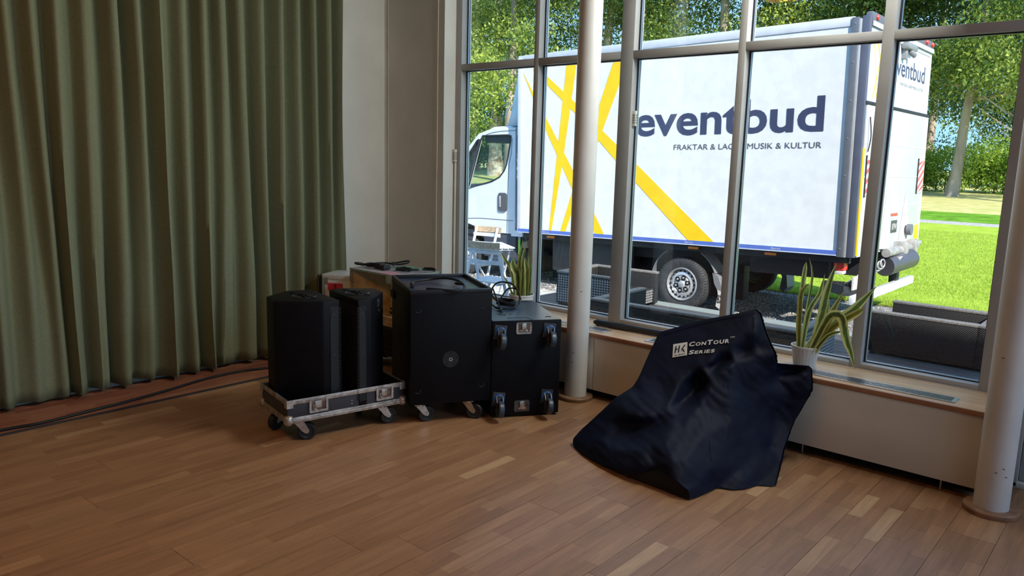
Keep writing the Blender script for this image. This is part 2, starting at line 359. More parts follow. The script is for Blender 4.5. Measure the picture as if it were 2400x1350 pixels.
# ------------------------------------------------------------------ radiator cover and sill
c = thing('radiator_cover', 'white panel radiator casing running under the long window sill', 'radiator', (-2.4, 3.98, 0))
I = inv((-2.4, 3.98, 0))
def seg_box(x0, x1, lo, hi, name, m): MB(I).box((x0, lo[0], lo[1]), (x1, hi[0], hi[1]), ch=0.002).obj(name, m, c)
seg_box(-4.33, -2.70, (3.945, 0.055), (3.965, 0.397), 'front_panel', white_wall)
seg_box(-2.697, -0.515, (3.945, 0.055), (3.965, 0.397), 'front_panel', white_wall)
MB(I).box((-4.33, 4.06, 0), (-0.515, 4.08, 0.397)).obj('back_panel', recess_m, c)
MB(I).box((-0.52, 3.945, 0.055), (-0.505, 4.30, 0.397)).obj('end_panel', white_wall, c)
for x in (-3.9, -3.1, -2.3, -1.363, -0.706): MB(I).cyl((x, 3.975, 0), (x, 3.975, 0.06), 0.004).obj('foot', steel, c)
sl = thing('window_sill', 'pale wood window sill above the radiator casing with slotted aluminium grilles', 'window sill', (-2.4, 4.12, 0.397)); I = inv((-2.4, 4.12, 0.397))
MB(I).box((-4.33, 3.937, 0.399), (-0.50, 4.309, 0.425), ch=0.002).obj('board', sill_m, sl)
lab(MB(I).box((-4.33, 3.930, 0.398), (-0.50, 3.9365, 0.424), ch=0.001).obj('front_edge', sill_edge, sl), 'reddish brown front edge of the sill')
def grille(x0, x1, label):
    g = thing('vent_grille', label, 'vent', ((x0+x1)/2, 4.03, 0.425), group=None); I = inv(((x0+x1)/2, 4.03, 0.425))
    f = MB(I); f.box((x0, 3.982, 0.4255), (x1, 3.990, 0.430)); f.box((x0, 4.070, 0.4255), (x1, 4.078, 0.430)); f.box((x0, 3.99, 0.4255), (x0+0.018, 4.07, 0.430)); f.box((x1-0.018, 3.99, 0.4255), (x1, 4.07, 0.430))
    f.obj('frame', alu, g)
    MB(I).box((x0+0.018, 3.99, 0.4252), (x1-0.018, 4.07, 0.4262)).obj('slot', recess_m, g)
    for k in range(4): MB(I).box((x0+0.018, 3.997+k*0.0195, 0.4262), (x1-0.018, 4.003+k*0.0195, 0.4295)).obj('slat', alu, g)
grille(-2.36, -0.69, 'long slotted aluminium grille in the sill right of the black cover')
grille(-4.2, -2.655, 'long slotted aluminium grille in the sill behind the left white column')
# ------------------------------------------------------------------ window bays
JX = [(-4.334, -4.271), (-3.562, -3.52), (-2.845, -2.75), (-2.047, -2.002), (-1.272, -1.215), (-0.655, -0.56)]
YF, YG = 4.31, 4.372
WT = 3.05
side_m = M('outdoor_lit_frame_side', (0.74, 0.76, 0.76), 0.35)  # frame paint lightened for the outdoor light on its sides
names = ['tall narrow window bay beside the white wall']
for i in range(5):
    x0, x1 = JX[i][1], JX[i+1][0]
    w = bpy.data.objects.new('window_%d' % (i+1), None); COL.objects.link(w); w.location = ((x0+x1)/2, YF, 0.425); w['kind'] = 'structure'
    I = inv(w.location)
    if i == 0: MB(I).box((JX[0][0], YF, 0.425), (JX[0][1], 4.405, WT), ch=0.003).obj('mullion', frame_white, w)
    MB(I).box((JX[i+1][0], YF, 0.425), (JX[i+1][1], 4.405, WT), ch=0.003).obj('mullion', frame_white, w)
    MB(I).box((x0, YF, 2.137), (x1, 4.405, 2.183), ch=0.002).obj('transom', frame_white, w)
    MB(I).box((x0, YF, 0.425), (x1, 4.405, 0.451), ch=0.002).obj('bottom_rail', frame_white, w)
    for (a, b) in ((0.451, 2.137), (2.183, WT)):
        g = MB(I); s2 = MB(I); ob = MB(I)
        for yy, t_, mbx in ((YG-0.008, 0.007, g), (YG-0.001, 0.009, s2), (YG+0.0085, 0.0075, g), (YG+0.0165, 0.016, ob)):
            d = {0.007: 0.010, 0.009: 0.010, 0.0075: 0.010, 0.016: 0.006}[t_]
            mbx.box((x0, yy, a), (x0+d, yy+t_, b)); mbx.box((x1-d, yy, a), (x1, yy+t_, b)); mbx.box((x0+d, yy, a), (x1-d, yy+t_, a+d*0.6)); mbx.box((x0+d, yy, b-d*0.6), (x1-d, yy+t_, b))
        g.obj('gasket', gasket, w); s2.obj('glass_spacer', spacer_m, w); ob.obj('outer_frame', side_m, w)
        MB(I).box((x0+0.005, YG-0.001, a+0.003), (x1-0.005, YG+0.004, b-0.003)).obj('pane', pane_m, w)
# glazed door and further glazing to the right of the frame
d = bpy.data.objects.new('door_1', None); COL.objects.link(d); d.location = (0.03, 4.3, 0.0); d['kind'] = 'structure'; I = inv(d.location)
MB(I).box((-0.47, 4.27, 0), (-0.44, 4.45, 2.9), ch=0.003).box((0.47, 4.27, 0), (0.50, 4.45, 2.9), ch=0.003).box((-0.44, 4.27, 2.87), (0.47, 4.45, 2.9)).obj('door_frame', frame_white, d)
MB(I).box((-0.56, 4.30, 0), (-0.47, 4.5, 3.05)).obj('side_post', frame_white, d)
MB(I).box((-0.56, 4.27, -0.006), (0.50, 4.50, 0.022), ch=0.002).obj('threshold', M('threshold_white', (0.6, 0.6, 0.58), 0.4), d)
MB(I).box((-0.435, 4.30, 0.024), (-0.36, 4.35, 2.86), ch=0.003).box((0.39, 4.30, 0.024), (0.465, 4.35, 2.86), ch=0.003).box((-0.36, 4.30, 0.024), (0.39, 4.35, 0.55)).box((-0.36, 4.30, 2.76), (0.39, 4.35, 2.86)).obj('door_leaf', frame_white, d)
MB(I).box((-0.36, 4.322, 0.55), (0.39, 4.328, 2.76)).obj('pane', pane_m, d)
w = bpy.data.objects.new('window_6', None); COL.objects.link(w); w.location = (2.6, 4.31, 0.45); w['kind'] = 'structure'; I = inv(w.location)
fm = MB(I)
for x in (0.62, 1.55, 2.5, 3.5, 4.52): fm.box((x, 4.31, 0.45), (x+0.06, 4.45, 3.05))
fm.box((0.68, 4.31, 2.137), (4.55, 4.45, 2.183)).box((0.68, 4.31, 0.45), (4.55, 4.45, 0.48)); fm.obj('frame', frame_white, w)
MB(I).box((0.68, 4.378, 0.48), (4.55, 4.384, 3.05)).obj('pane', pane_m, w)
# white barcode sensors on the frames and the conduit below the left one
for nm, (x, y, z), dy, lb in (('contact_sensor', (-4.314, 4.297, 1.50), 0.1, 'small white sensor with a barcode on the left window jamb'), ('contact_sensor', (-2.738, 4.345, 1.765), 0, 'small white sensor with a barcode on the thick mullion right of the left column')):
    t = thing(nm, lb, 'sensor', (x, y, z))
    MB().box((-0.016, -0.012, -0.048), (0.012, 0.012, 0.048), ch=0.003).obj('case', M('cream_plastic', (0.68, 0.66, 0.58), 0.5), t)
    b = MB()
    for k in range(11): b.box((-0.009, -0.0128, -0.030+k*0.0055), (0.007, -0.0122, -0.030+k*0.0055+0.0015+0.0015*(k % 3 == 0)))
    for k in range(11): b.box((0.0122, -0.009, -0.030+k*0.0055), (0.0128, 0.008, -0.030+k*0.0055+0.0015+0.0015*(k % 3 == 0)))
    b.obj('barcode', recess_m, t)
struct('trim_4', MB().box((-4.322, 4.296, 0.43), (-4.308, 4.309, 1.45), ch=0.002), M('cream_plastic', (0.68, 0.66, 0.58)))
# ------------------------------------------------------------------ columns
def column(x, y, label):
    c = thing('column', label, 'column', (x, y, 0), group=None)
    MB().lathe([(0.0001, 0.0), (0.070, 0.0), (0.070, RZ-0.001), (0.0001, RZ-0.001)], 40).obj('shaft', M('column_white_paint', (0.66, 0.64, 0.62), 0.38, var=0.04, vscale=5), c)
    MB().lathe([(0.0705, 0.0), (0.109, 0.0), (0.111, 0.004), (0.111, 0.020), (0.107, 0.025), (0.0705, 0.025), (0.0705, 0.0)], 48).obj('base_ring', base_wood, c)
    rr = random.Random(int(abs(x*100)))
    for k in range(4):
        a = rr.uniform(-2.4, -0.6); z = rr.uniform(0.12, 0.75)
        X = Matrix.Rotation(a+PI/2, 4, 'Z') @ Matrix.Translation((0, -0.0702, z)) @ Matrix.Rotation(rr.uniform(-0.5, 0.5), 4, 'Y')
        MB(X).box((-0.005, -0.0006, -0.0015), (0.005, 0.0006, 0.0015)).obj('scuff', recess_m, c)
    return c
column(-2.777, 3.873, 'white round column standing behind the subwoofers in front of the window')
column(-0.482, 3.873, 'white round column at the right end of the window sill')
# ------------------------------------------------------------------ curtain
crest = [1.598, 1.717, 1.865, 2.010, 2.152, 2.296, 2.443, 2.563, 2.705, 2.835, 2.982, 3.123, 3.262, 3.399, 3.545, 3.66]
rc = random.Random(5)
y = 1.46
while y > -1.2: crest.insert(0, y); y -= rc.uniform(0.12, 0.155)
N = len(crest); drift = [rc.uniform(-0.03, 0.03) for _ in crest]; amp = [rc.uniform(0.7, 1.15) for _ in crest]; fade = [rc.choice((0, 0, 0.9)) for _ in crest]
NZ = 46; SUB = 14
V = []; cols = 0
for iz in range(NZ):
    z = 0.028+(3.30-0.028)*iz/(NZ-1); lowf = max(0.0, 1-z/1.9)
    row = []
    cz = [c_+d_*lowf*1.2+0.012*math.sin(z*1.7+k*1.3) for k, (c_, d_) in enumerate(zip(crest, drift))]
    for k in range(N-1):
        for s in range(SUB):
            t = s/SUB; yy = cz[k]*(1-t)+cz[k+1]*t; A = (amp[k]*(1-t)+amp[k+1]*t)*(0.058+0.008*lowf)*(1-lowf*0.75*(fade[k]*(1-t)+fade[k+1]*t))
            u = t**1.25
            prof = math.cos(2*PI*u)+0.22*math.cos(4*PI*u+k)*(0.4+0.6*lowf)
            wob = 0.006*math.sin(9*yy+3*z)+0.004*math.sin(23*yy+7*z)*lowf
            row.append((-4.905+A*prof+wob, yy, z+(0.006*math.sin(yy*7.1)+0.004*math.sin(yy*31))*(iz == 0)))
    row.append((-4.905, cz[-1], z)); row.append((-4.93, cz[-1]+0.03, z)); row.append((-4.95, cz[-1]+0.066+0.004*math.sin(z*3), z))
    cols = len(row); V += row
F = [(i*cols+j, i*cols+j+1, (i+1)*cols+j+1, (i+1)*cols+j) for i in range(NZ-1) for j in range(cols-1)]
cur_m = M('olive_green_curtain_cloth', (0.20, 0.21, 0.125), 0.9, var=0.05, vscale=60, bump=0.3, bscale=350, spec=0.15)
cu = thing('curtain', 'heavy olive green pleated curtain covering the left wall to the floor', 'curtain', (-4.9, 1.3, 0)); I = inv((-4.9, 1.3, 0))
m_ = MB(I); m_.add(V, F); ob = m_.obj('cloth', cur_m, cu, smooth=80); sm = ob.modifiers.new('s', 'SOLIDIFY'); sm.thickness = 0.003
hem = []
for j in range(cols): x, yy, z = V[j]; hem.append((x+0.0025, yy, z)); 
for j in range(cols): x, yy, z = V[cols+j]; hem.append((x+0.0025, yy, 0.095))
m_ = MB(I); m_.add(hem, [(j, j+1, cols+j+1, cols+j) for j in range(cols-1)]); m_.obj('hem', cur_m, cu, smooth=80)
# long loose cable beside the curtain
cp = [(-4.59, 0.6, 0.009), (-4.565, 1.2, 0.009), (-4.541, 1.395, 0.009), (-4.578, 1.719, 0.009), (-4.596, 1.87, 0.009), (-4.653, 2.155, 0.009), (-4.718, 2.414, 0.009), (-4.732, 2.667, 0.009), (-4.68, 2.85, 0.009), (-4.60, 3.2, 0.009), (-4.62, 3.6, 0.009), (-4.78, 3.95, 0.009)]
tag(MB().tube(catmull(cp, 8), 0.008, 8).obj('floor_cable', cable_m), 'thick black cable lying on the floor along the green curtain', 'cable')
# ================================================================== EQUIPMENT
def caster(parent, X, swivel, kind='steel'):
    """X: mounting frame (local z points out of the box, wheel end); swivel angle about z"""
    R_ = X @ Matrix.Rotation(swivel, 4, 'Z'); r = 0.048
    pm = steel if kind == 'steel' else dark_steel
    b = MB(R_); b.box((-0.042, -0.036, -0.002), (0.042, 0.036, 0.002)); 
    for sx in (-0.034, 0.034):
        for sy in (-0.028, 0.028): b.cyl((sx, sy, 0.002), (sx, sy, 0.005), 0.005, 8)
    b.lathe([(0.0001, 0.002), (0.027, 0.002), (0.027, 0.014), (0.0001, 0.016)], 20)
    for s in (-1, 1):
        pr = [(-0.026, 0.012), (0.026, 0.012), (0.052, 0.062), (0.046, 0.075), (0.032, 0.075), (0.012, 0.060)]
        Y = Matrix.Translation((0, s*0.019, 0)) @ Matrix.Rotation(PI/2, 4, 'X')
        b.prism([(p, q) for p, q in pr], -0.0015, 0.0015, Matrix.Translation((0, s*0.019, 0)) @ Matrix(((1, 0, 0, 0), (0, 0, 1, 0), (0, 1, 0, 0), (0, 0, 0, 1))))
    b.cyl((0.040, -0.024, 0.066), (0.040, 0.024, 0.066), 0.0065, 8)
    c = b.obj('caster', pm, parent)
    w = MB(R_); Xw = Matrix.Translation((0.040, 0, 0.066)) @ Matrix.Rotation(PI/2, 4, 'X')
    w.lathe([(0.0001, -0.013), (0.030, -0.013), (0.034, -0.0165), (0.044, -0.016), (r, -0.010), (r, 0.010), (0.044, 0.016), (0.034, 0.0165), (0.030, 0.013), (0.0001, 0.013)], 28, Xw)
    w.obj('wheel', rubber if kind == 'steel' else blue_wheel, c)
    if kind != 'steel': MB(R_).lathe([(0.030, 0.003), (0.034, 0.005), (0.034, 0.013), (0.026, 0.016)], 24).obj('swivel_ring', blue_ring, c)
    return c
DOWN = Matrix.Rotation(PI, 4, 'X')
# ------------------------------------------------------------------ tray of the flight case
TX = Vector((-3.335, 2.138, 0)); a1 = math.atan2(0.674, 0.148); # long edge direction
tr = thing('flight_case_tray', 'open flight case base on casters carrying the two black speakers', 'flight case', TX, a1)
# local x along the long front edge, local y towards the back (away from camera: left of x)
LW, LD, ZB, ZT = 0.68, 0.385, 0.118, 0.238
def panel(x0, y0, x1, y1, nm):
    MB().box((x0, y0, ZB), (x1, y1, ZT), ch=0.001).obj(nm, laminate, tr)
panel(0.004, 0.004, LW-0.004, 0.013, 'side_wall'); panel(0.004, LD-0.013, LW-0.004, LD-0.004, 'side_wall'); panel(0.004, 0.013, 0.013, LD-0.013, 'side_wall'); panel(LW-0.013, 0.013, LW-0.004, LD-0.013, 'side_wall')
MB().box((0.013, 0.013, ZB), (LW-0.013, LD-0.013, ZB+0.012)).obj('base_board', recess_m, tr)
MB().box((0.013, 0.013, ZB+0.012), (LW-0.013, LD-0.013, ZB+0.02)).obj('foam_lining', recess_m, tr)
def edge(z0, z1, out, nm='edge_profile'):
    for (x0, y0, x1, y1) in ((-out, -out, LW+out, 0.004), (-out, LD-0.004, LW+out, LD+out), (-out, 0.004, 0.004, LD-0.004), (LW-0.004, 0.004, LW+out, LD-0.004)):
        MB().box((x0, y0, z0), (x1, y1, z1), ch=0.0015).obj(nm, worn_alu, tr)
edge(ZT-0.024, ZT+0.002, 0.001); edge(ZB-0.003, ZB+0.028, 0.002)
edge(ZB+0.010, ZB+0.013, 0.004, 'edge_groove')
for (x, y) in ((0, 0), (LW, 0), (0, LD), (LW, LD)):
    sx, sy = (1 if x == 0 else -1), (1 if y == 0 else -1)
    X = Matrix.Translation((x, y, 0))
    b = MB(X); b.box((min(0, sx*0.03)-0.003, min(0, sy*0.03)-0.003, ZB+0.03), (max(0, sx*0.03)+0.003, max(0, sy*0.03)+0.003, ZT+0.004), ch=0.002) if False else None
    b.box((-0.0035 if sx > 0 else -0.032, -sy*0.0035 if sy > 0 else 0.001, ZT-0.040), (0.032 if sx > 0 else 0.0035, -0.001 if sy > 0 else 0.0035, ZT+0.003))
    b.box((-0.0035 if sx > 0 else 0.001, -0.0035 if sy > 0 else -0.032, ZT-0.040), (-0.001 if sx > 0 else 0.0035, 0.032 if sy > 0 else 0.0035, ZT+0.003))
    for k in (0.008, 0.022):
        b.lathe([(0.0001, 0.003), (0.002, 0.002), (0.003, 0)], 8, Matrix.Translation((sx*k, -sy*0.0035, ZT-0.010)) @ Matrix.Rotation(PI/2*sy, 4, 'X'))
    b.obj('corner_bracket', steel, tr)
    bm_ = MB(X @ Matrix.Translation((sx*0.010, sy*0.010, ZB+0.012)))
    bm_.lathe([(0.0001, -0.028), (0.014, -0.024), (0.024, -0.012), (0.027, 0.002), (0.025, 0.016), (0.018, 0.025), (0.0001, 0.030)], 12, Matrix.Rotation(PI/4, 4, 'Z'))
    bm_.obj('ball_corner', worn_alu, tr, smooth=45)
for lx in (0.17, 0.555):
    I = Matrix.Translation((lx, 0, 0.185))
    dish = holes_mb([rrect(-0.052, 0.052, -0.030, 0.046, 0.008), rrect(-0.040, 0.040, -0.018, 0.042, 0.006)], 0.004)
    b = MB(I @ Matrix.Translation((0, -0.003, 0))); b.add(dish.v, dish.f); q = b.obj('latch', worn_alu, tr)
    MB(I).box((-0.041, -0.0008, -0.019), (0.041, 0.0032, 0.043)).obj('latch_dish', M('rusty_dish_metal', (0.22, 0.14, 0.11), 0.5, 0.6, var=0.4, vscale=40), q)
    bb = MB(I); bb.box((-0.020, -0.0045, -0.006), (0.016, -0.001, 0.030), ch=0.001); bb.tube([(-0.024, -0.006, 0.014), (-0.030, -0.007, 0.006), (-0.026, -0.008, -0.010), (-0.010, -0.007, -0.014)], 0.002, 6); bb.obj('latch_hasp', steel, q)
    r = MB(I)
    for px, pz in ((-0.046, -0.024), (-0.016, -0.025), (0.016, -0.025), (0.046, -0.024), (-0.047, 0.005), (0.047, 0.005)):
        r.lathe([(0.0001, 0.003), (0.0025, 0.002), (0.0035, 0)], 8, Matrix.Translation((px, -0.005, pz)) @ Matrix.Rotation(PI/2, 4, 'X'))
    r.obj('rivets', alu, q)
rv = MB()
for x in (0.30, 0.36, 0.48): rv.lathe([(0.0001, 0.003), (0.003, 0.002), (0.004, 0)], 8, Matrix.Translation((x, 0.003 if x == 0.36 else -0.002, 0.182 if x == 0.36 else 0.126)) @ Matrix.Rotation(PI/2, 4, 'X'))
rv.lathe([(0.0001, 0.003), (0.003, 0.002), (0.004, 0)], 8, Matrix.Translation((0.36, 0.003, 0.165)) @ Matrix.Rotation(PI/2, 4, 'X'))
rv.obj('rivets', alu, tr)
MB().box((0.06, 0.05, ZB-0.005), (LW-0.06, LD-0.05, ZB-0.003)).obj('underside_plate', recess_m, tr)
for (x, y, sw) in ((0.085, 0.06, 0.35), (0.075, LD-0.09, 2.7), (LW-0.12, 0.05, 0.1), (LW-0.13, LD-0.08, 2.2)):
    caster(tr, Matrix.Translation((x, y, ZB-0.0055)) @ DOWN, sw)
# ------------------------------------------------------------------ the two speakers standing in the tray
def speaker(poly, D, E_, label, sidehw):
    cx = sum(p[0] for p in poly)/len(poly); cy = sum(p[1] for p in poly)/len(poly)
    z0, z1 = 0.1405, 0.728
    t = thing('loudspeaker', label, 'loudspeaker', (cx, cy, z0)); L = [(p[0]-cx, p[1]-cy) for p in poly]; H = z1-z0
    MB().prism(L, 0, H, ch=0.006).obj('cabinet', black_cab, t)
    # grille: curved perforated sheet on the baffle D->E
    d = Vector((D[0]-cx, D[1]-cy)); e = Vector((E_[0]-cx, E_[1]-cy)); ax = (e-d).normalized(); w = (e-d).length
    n = Vector((ax.y, -ax.x)); 
    if n.dot((d+e)/2) < 0: n = -n
    g = MB(Matrix(((ax.x, n.x, 0, d.x), (ax.y, n.y, 0, d.y), (0, 0, 1, 0), (0, 0, 0, 1))))
    prof = [(0.012+(w-0.024)*k/10, 0.004+0.012*math.sin(PI*k/10)) for k in range(11)]
    vs = [(p, q, z) for p, q in prof for z in (0.03, H-0.03)]; fs = [(2*k, 2*k+2, 2*k+3, 2*k+1) for k in range(10)]
    g.add(vs, fs); g.add([(p, 0.002, z) for p, q in prof for z in (0.03, H-0.03)], fs)
    gr = g.obj('grille', grille_m, t)
    tm = MB(g.X)
    k = 0.04
    while k < H-0.045: tm.box((-0.002, 0.001, k), (0.010, 0.0065, k+0.006)); k += 0.0125
    tm.obj('perforated_edge', recess_m, t)['kind'] = 'stuff'
    # cheek with the rounded inlay line, from corner C to D
    Cn = Vector((sidehw[0][0]-cx, sidehw[0][1]-cy)); a = (d-Cn).normalized(); cw = (d-Cn).length; nn = Vector((a.y, -a.x))
    if nn.dot((d+Cn)/2) < 0: nn = -nn
    X = Matrix(((a.x, nn.x, 0, Cn.x), (a.y, nn.y, 0, Cn.y), (0, 0, 1, 0), (0, 0, 0, 1)))
    pts = [(cw*0.98, 0.0012, H-0.022), (cw*0.75, 0.0012, H-0.030), (cw*0.52, 0.0012, H-0.055), (cw*0.42, 0.0012, H-0.095), (cw*0.40, 0.0012, H-0.15), (cw*0.40, 0.0012, 0.12), (cw*0.46, 0.0012, 0.06), (cw*0.98, 0.0012, 0.02)]
    MB(X).tube(catmull(pts, 5), 0.0014, 5).obj('inlay_line', recess_m, t)
    te = MB(X); k = 0.04
    while k < H-0.045: te.box((cw-0.0075, 0.0002, k), (cw+0.0012, 0.0016, k+0.006)); k += 0.0125
    te.obj('perforated_edge', recess_m, t)['kind'] = 'stuff'
    lg_ = MB(X); lg_.box((cw*0.42, 0.0001, 0.03), (cw-0.0078, 0.0011, H-0.032)); lg_.obj('grille_flank', grille_m, t)
    sc = MB(X)
    for z in (H-0.075, H*0.5, 0.10): sc.lathe([(0.0001, 0.002), (0.003, 0.0015), (0.004, 0)], 8, Matrix.Translation((cw*0.66, 0.001, z)) @ Matrix.Rotation(-PI/2, 4, 'X'))
    sc.obj('screws', dark_steel, t)
    # top: recessed round grip with a bar and strap across
    mid = Vector(((d.x+e.x)/2*0.15, (d.y+e.y)/2*0.15, H)); ang = math.atan2(ax.y, ax.x)
    X = Matrix.Translation(mid) @ Matrix.Rotation(ang, 4, 'Z')
    MB(X).lathe([(0.058, 0.0008), (0.060, 0.004), (0.066, 0.005), (0.070, 0.0008)], 36, Matrix.Scale(1.0, 4)).obj('handle_rim', black_top, t)
    MB(X).lathe([(0.0001, 0.0012), (0.058, 0.0012)], 36).obj('handle_recess', recess_m, t)
    b = MB(X); b.tube(catmull([(-0.062, -0.012, 0.003), (-0.03, 0.012, 0.006), (0.0, 0.0, 0.007), (0.03, -0.010, 0.006), (0.062, 0.014, 0.003)], 6), 0.0045, 7)
    b.tube(catmull([(-0.115, -0.022, 0.004), (-0.06, -0.012, 0.006), (0.0, 0.010, 0.008), (0.06, 0.020, 0.006), (0.118, 0.030, 0.004)], 6), 0.0025, 6)
    b.tube(catmull([(-0.050, 0.016, 0.004), (-0.02, -0.014, 0.008), (0.02, 0.016, 0.008), (0.050, -0.008, 0.004)], 6), 0.004, 6)
    b.obj('handle_grip', cable_m, t)
    if len(sidehw) > 1:
        B_ = Vector((sidehw[1][0]-cx, sidehw[1][1]-cy)); a = (B_-Cn).normalized(); sw = (B_-Cn).length; nn = Vector((a.y, -a.x))
        if nn.dot((B_+Cn)/2) < 0: nn = -nn
        X = Matrix(((a.x, nn.x, 0, Cn.x), (a.y, nn.y, 0, Cn.y), (0, 0, 1, 0), (0, 0, 0, 1)))
        b = MB(X); b.box((sw*0.42, 0.001, H-0.062), (sw*0.58, 0.006, H-0.022), ch=0.001); b.cyl((sw*0.5, 0.003, H-0.035), (sw*0.5, 0.012, H-0.035), 0.007, 10); b.cyl((sw*0.52, 0.003, H-0.085), (sw*0.52, 0.010, H-0.085), 0.006, 10)
        b.obj('rigging_point', dark_steel, t)
    return t
P1 = [(-3.662, 2.236), (-3.514, 2.187), (-3.338, 2.37), (-3.324, 2.464), (-3.690, 2.545), (-3.745, 2.412)]
s1 = speaker(P1, (-3.324, 2.464), (-3.690, 2.545), 'black wedge shaped speaker standing in the left end of the open case', [(-3.338, 2.37)])
P2 = [(-3.250, 2.528), (-3.238, 2.608), (-3.372, 2.80), (-3.49, 2.835), (-3.625, 2.70), (-3.622, 2.612)]
s2_ = speaker(P2, (-3.250, 2.528), (-3.622, 2.612), 'black wedge shaped speaker in the right end of the open case', [(-3.238, 2.608), (-3.372, 2.80)])
MB().box((-0.004, -0.002, 0.30), (0.004, 0.002, 0.31))
# connector plate on the rear flank of the first speaker
cx, cy = s1.location.x, s1.location.y
a = Vector((-3.662+3.514, 2.236-2.187)).normalized(); X = Matrix(((a.x, a.y, 0, -3.514-cx), (a.y, -a.x, 0, 2.187-cy), (0, 0, 1, 0), (0, 0, 0, 1)))
MB(X).box((0.03, 0.001, 0.06), (0.12, 0.003, 0.36), ch=0.001).obj('connector_plate', recess_m, s1)
MB(X).cyl((0.075, 0.003, 0.10), (0.075, 0.006, 0.10), 0.012, 16).obj('socket', steel, s1)
# ------------------------------------------------------------------ upright subwoofer on casters
A = Vector((-3.128, 2.788, 0)); B_ = Vector((-2.890, 3.194, 0)); ang = math.atan2(B_.y-A.y, B_.x-A.x)
su = thing('subwoofer', 'tall black subwoofer on casters with a rimmed tray top in the middle', 'subwoofer', A, ang)
w_, d_, z0, z1 = 0.470, 0.572, 0.112, 0.768
body = MB(); body.box((0, 0, z0), (w_, d_, z1-0.022), ch=0.005); body.obj('cabinet', black_cab, su)
rim = MB()
for (x0, y0, x1, y1) in ((0, 0, w_, 0.018), (0, d_-0.018, w_, d_), (0, 0.018, 0.018, d_-0.018), (w_-0.018, 0.018, w_, d_-0.018)): rim.box((x0, y0, z1-0.026), (x1, y1, z1), ch=0.003)
rim.obj('top_rim', black_top, su)
MB().box((0.018, 0.018, z1-0.0222), (w_-0.018, d_-0.018, z1-0.0208)).obj('top_tray', M('sky_sheen_top_sheet', (0.028, 0.042, 0.09), 0.26, var=0.2, vscale=6, spec=0.9), su)  # blue base colour paints in the sky reflection
def ring_mark(parent, X, r, n0=0, a0=0.2, a1=3.3): MB(X).tube([(r*math.cos(a), 0, r*math.sin(a)) for a in [a0+(a1-a0)*k/14 for k in range(15)]], 0.0016, 5).obj('foot_cup', dark_steel, parent)
for (x, z) in ((0.045, z1-0.11), (w_-0.055, z1-0.10), (0.045, z0+0.085), (w_-0.055, z0+0.10)): ring_mark(su, Matrix.Translation((x, -0.001, z)), 0.015, a0=-2.6, a1=0.3)
MB(Matrix.Translation((w_*0.49, 0, 0.37)) @ Matrix.Rotation(PI/2, 4, 'X')).lathe([(0.048, 0.0005), (0.047, 0.0025), (0.038, 0.002), (0.0001, 0.002)], 32).obj('pole_mount', M('pole_plate_black', (0.012, 0.012, 0.014), 0.35), su)
b = MB(Matrix.Translation((w_*0.49, -0.003, 0.37)) @ Matrix.Rotation(PI/2, 4, 'X'))
b.lathe([(0.006, 0.001), (0.0105, 0.001), (0.0105, 0.004), (0.006, 0.004), (0.006, 0.001)], 20)
b.obj('pole_socket', steel, su)
b = MB(Matrix.Translation((w_*0.49, -0.0025, 0.37)))
for k in range(5): a = k*2*PI/5+0.3; b.cyl((0.036*math.cos(a), 0, 0.036*math.sin(a)), (0.036*math.cos(a), -0.0015, 0.036*math.sin(a)), 0.0055, 10)
b.obj('plate_screws', recess_m, su)
for (y0, y1, za, zb) in ((0.27, 0.38, 0.40, 0.50), (0.27, 0.37, 0.31, 0.36)): MB().box((-0.0015, y0, za), (0.001, y1, zb), ch=0.001).obj('side_recess', recess_m, su)
MB().box((-0.012, 0.47, z1-0.13), (0.001, 0.56, z1-0.085), ch=0.004).obj('side_handle', recess_m, su)
for (x, y, sw) in ((0.065, 0.05, -0.2), (w_-0.12, 0.055, 0.5), (0.07, d_-0.09, 1.2), (w_-0.08, d_-0.08, 2.6)): caster(su, Matrix.Translation((x, y, z0-0.002)) @ DOWN, sw)
# ------------------------------------------------------------------ subwoofer lying on its back, caster face to the room
A2 = Vector((-2.887, 3.193, 0)); FR = Vector((-2.652, 3.535, 0)); dv = (FR-A2).normalized(); A2 = FR-dv*0.415; ang = math.atan2(dv.y, dv.x)
sb = thing('subwoofer', 'black subwoofer laid down with four casters and two latches facing the room', 'subwoofer', A2, ang)
w2, d2, h2 = 0.415, 0.61, 0.577
MB().box((0, 0, 0.012), (w2, d2, h2), ch=0.006).obj('cabinet', black_cab, sb)
MB().box((0.006, 0.006, h2-0.001), (w2-0.006, d2-0.006, h2+0.001)).obj('top_panel', M('scuffed_sky_sheen_panel', (0.03, 0.044, 0.09), 0.30, var=0.25, vscale=5, spec=0.9), sb)  # sheen of the sky put into the blue of this panel
for (x, y) in ((0.07, 0.07), (w2-0.07, 0.07), (0.07, d2-0.07), (w2-0.07, d2-0.07)): MB().box((x-0.02, y-0.02, 0.0), (x+0.02, y+0.02, 0.014), ch=0.003).obj('foot', rubber, sb)
OUT = Matrix.Rotation(PI/2, 4, 'X')
for (x, z, sw) in ((0.047, h2-0.065, 0), (w2-0.075, h2-0.062, 0), (0.046, 0.115, 0), (w2-0.078, 0.118, 0)):
    # local z -> -y (out of the front); wheel hangs down: swivel so local x -> -z
    X = Matrix.Translation((x, -0.0025, z)) @ OUT @ Matrix.Rotation(-PI/2-0.12, 4, 'Z')
    caster(sb, X, 0, 'dark')
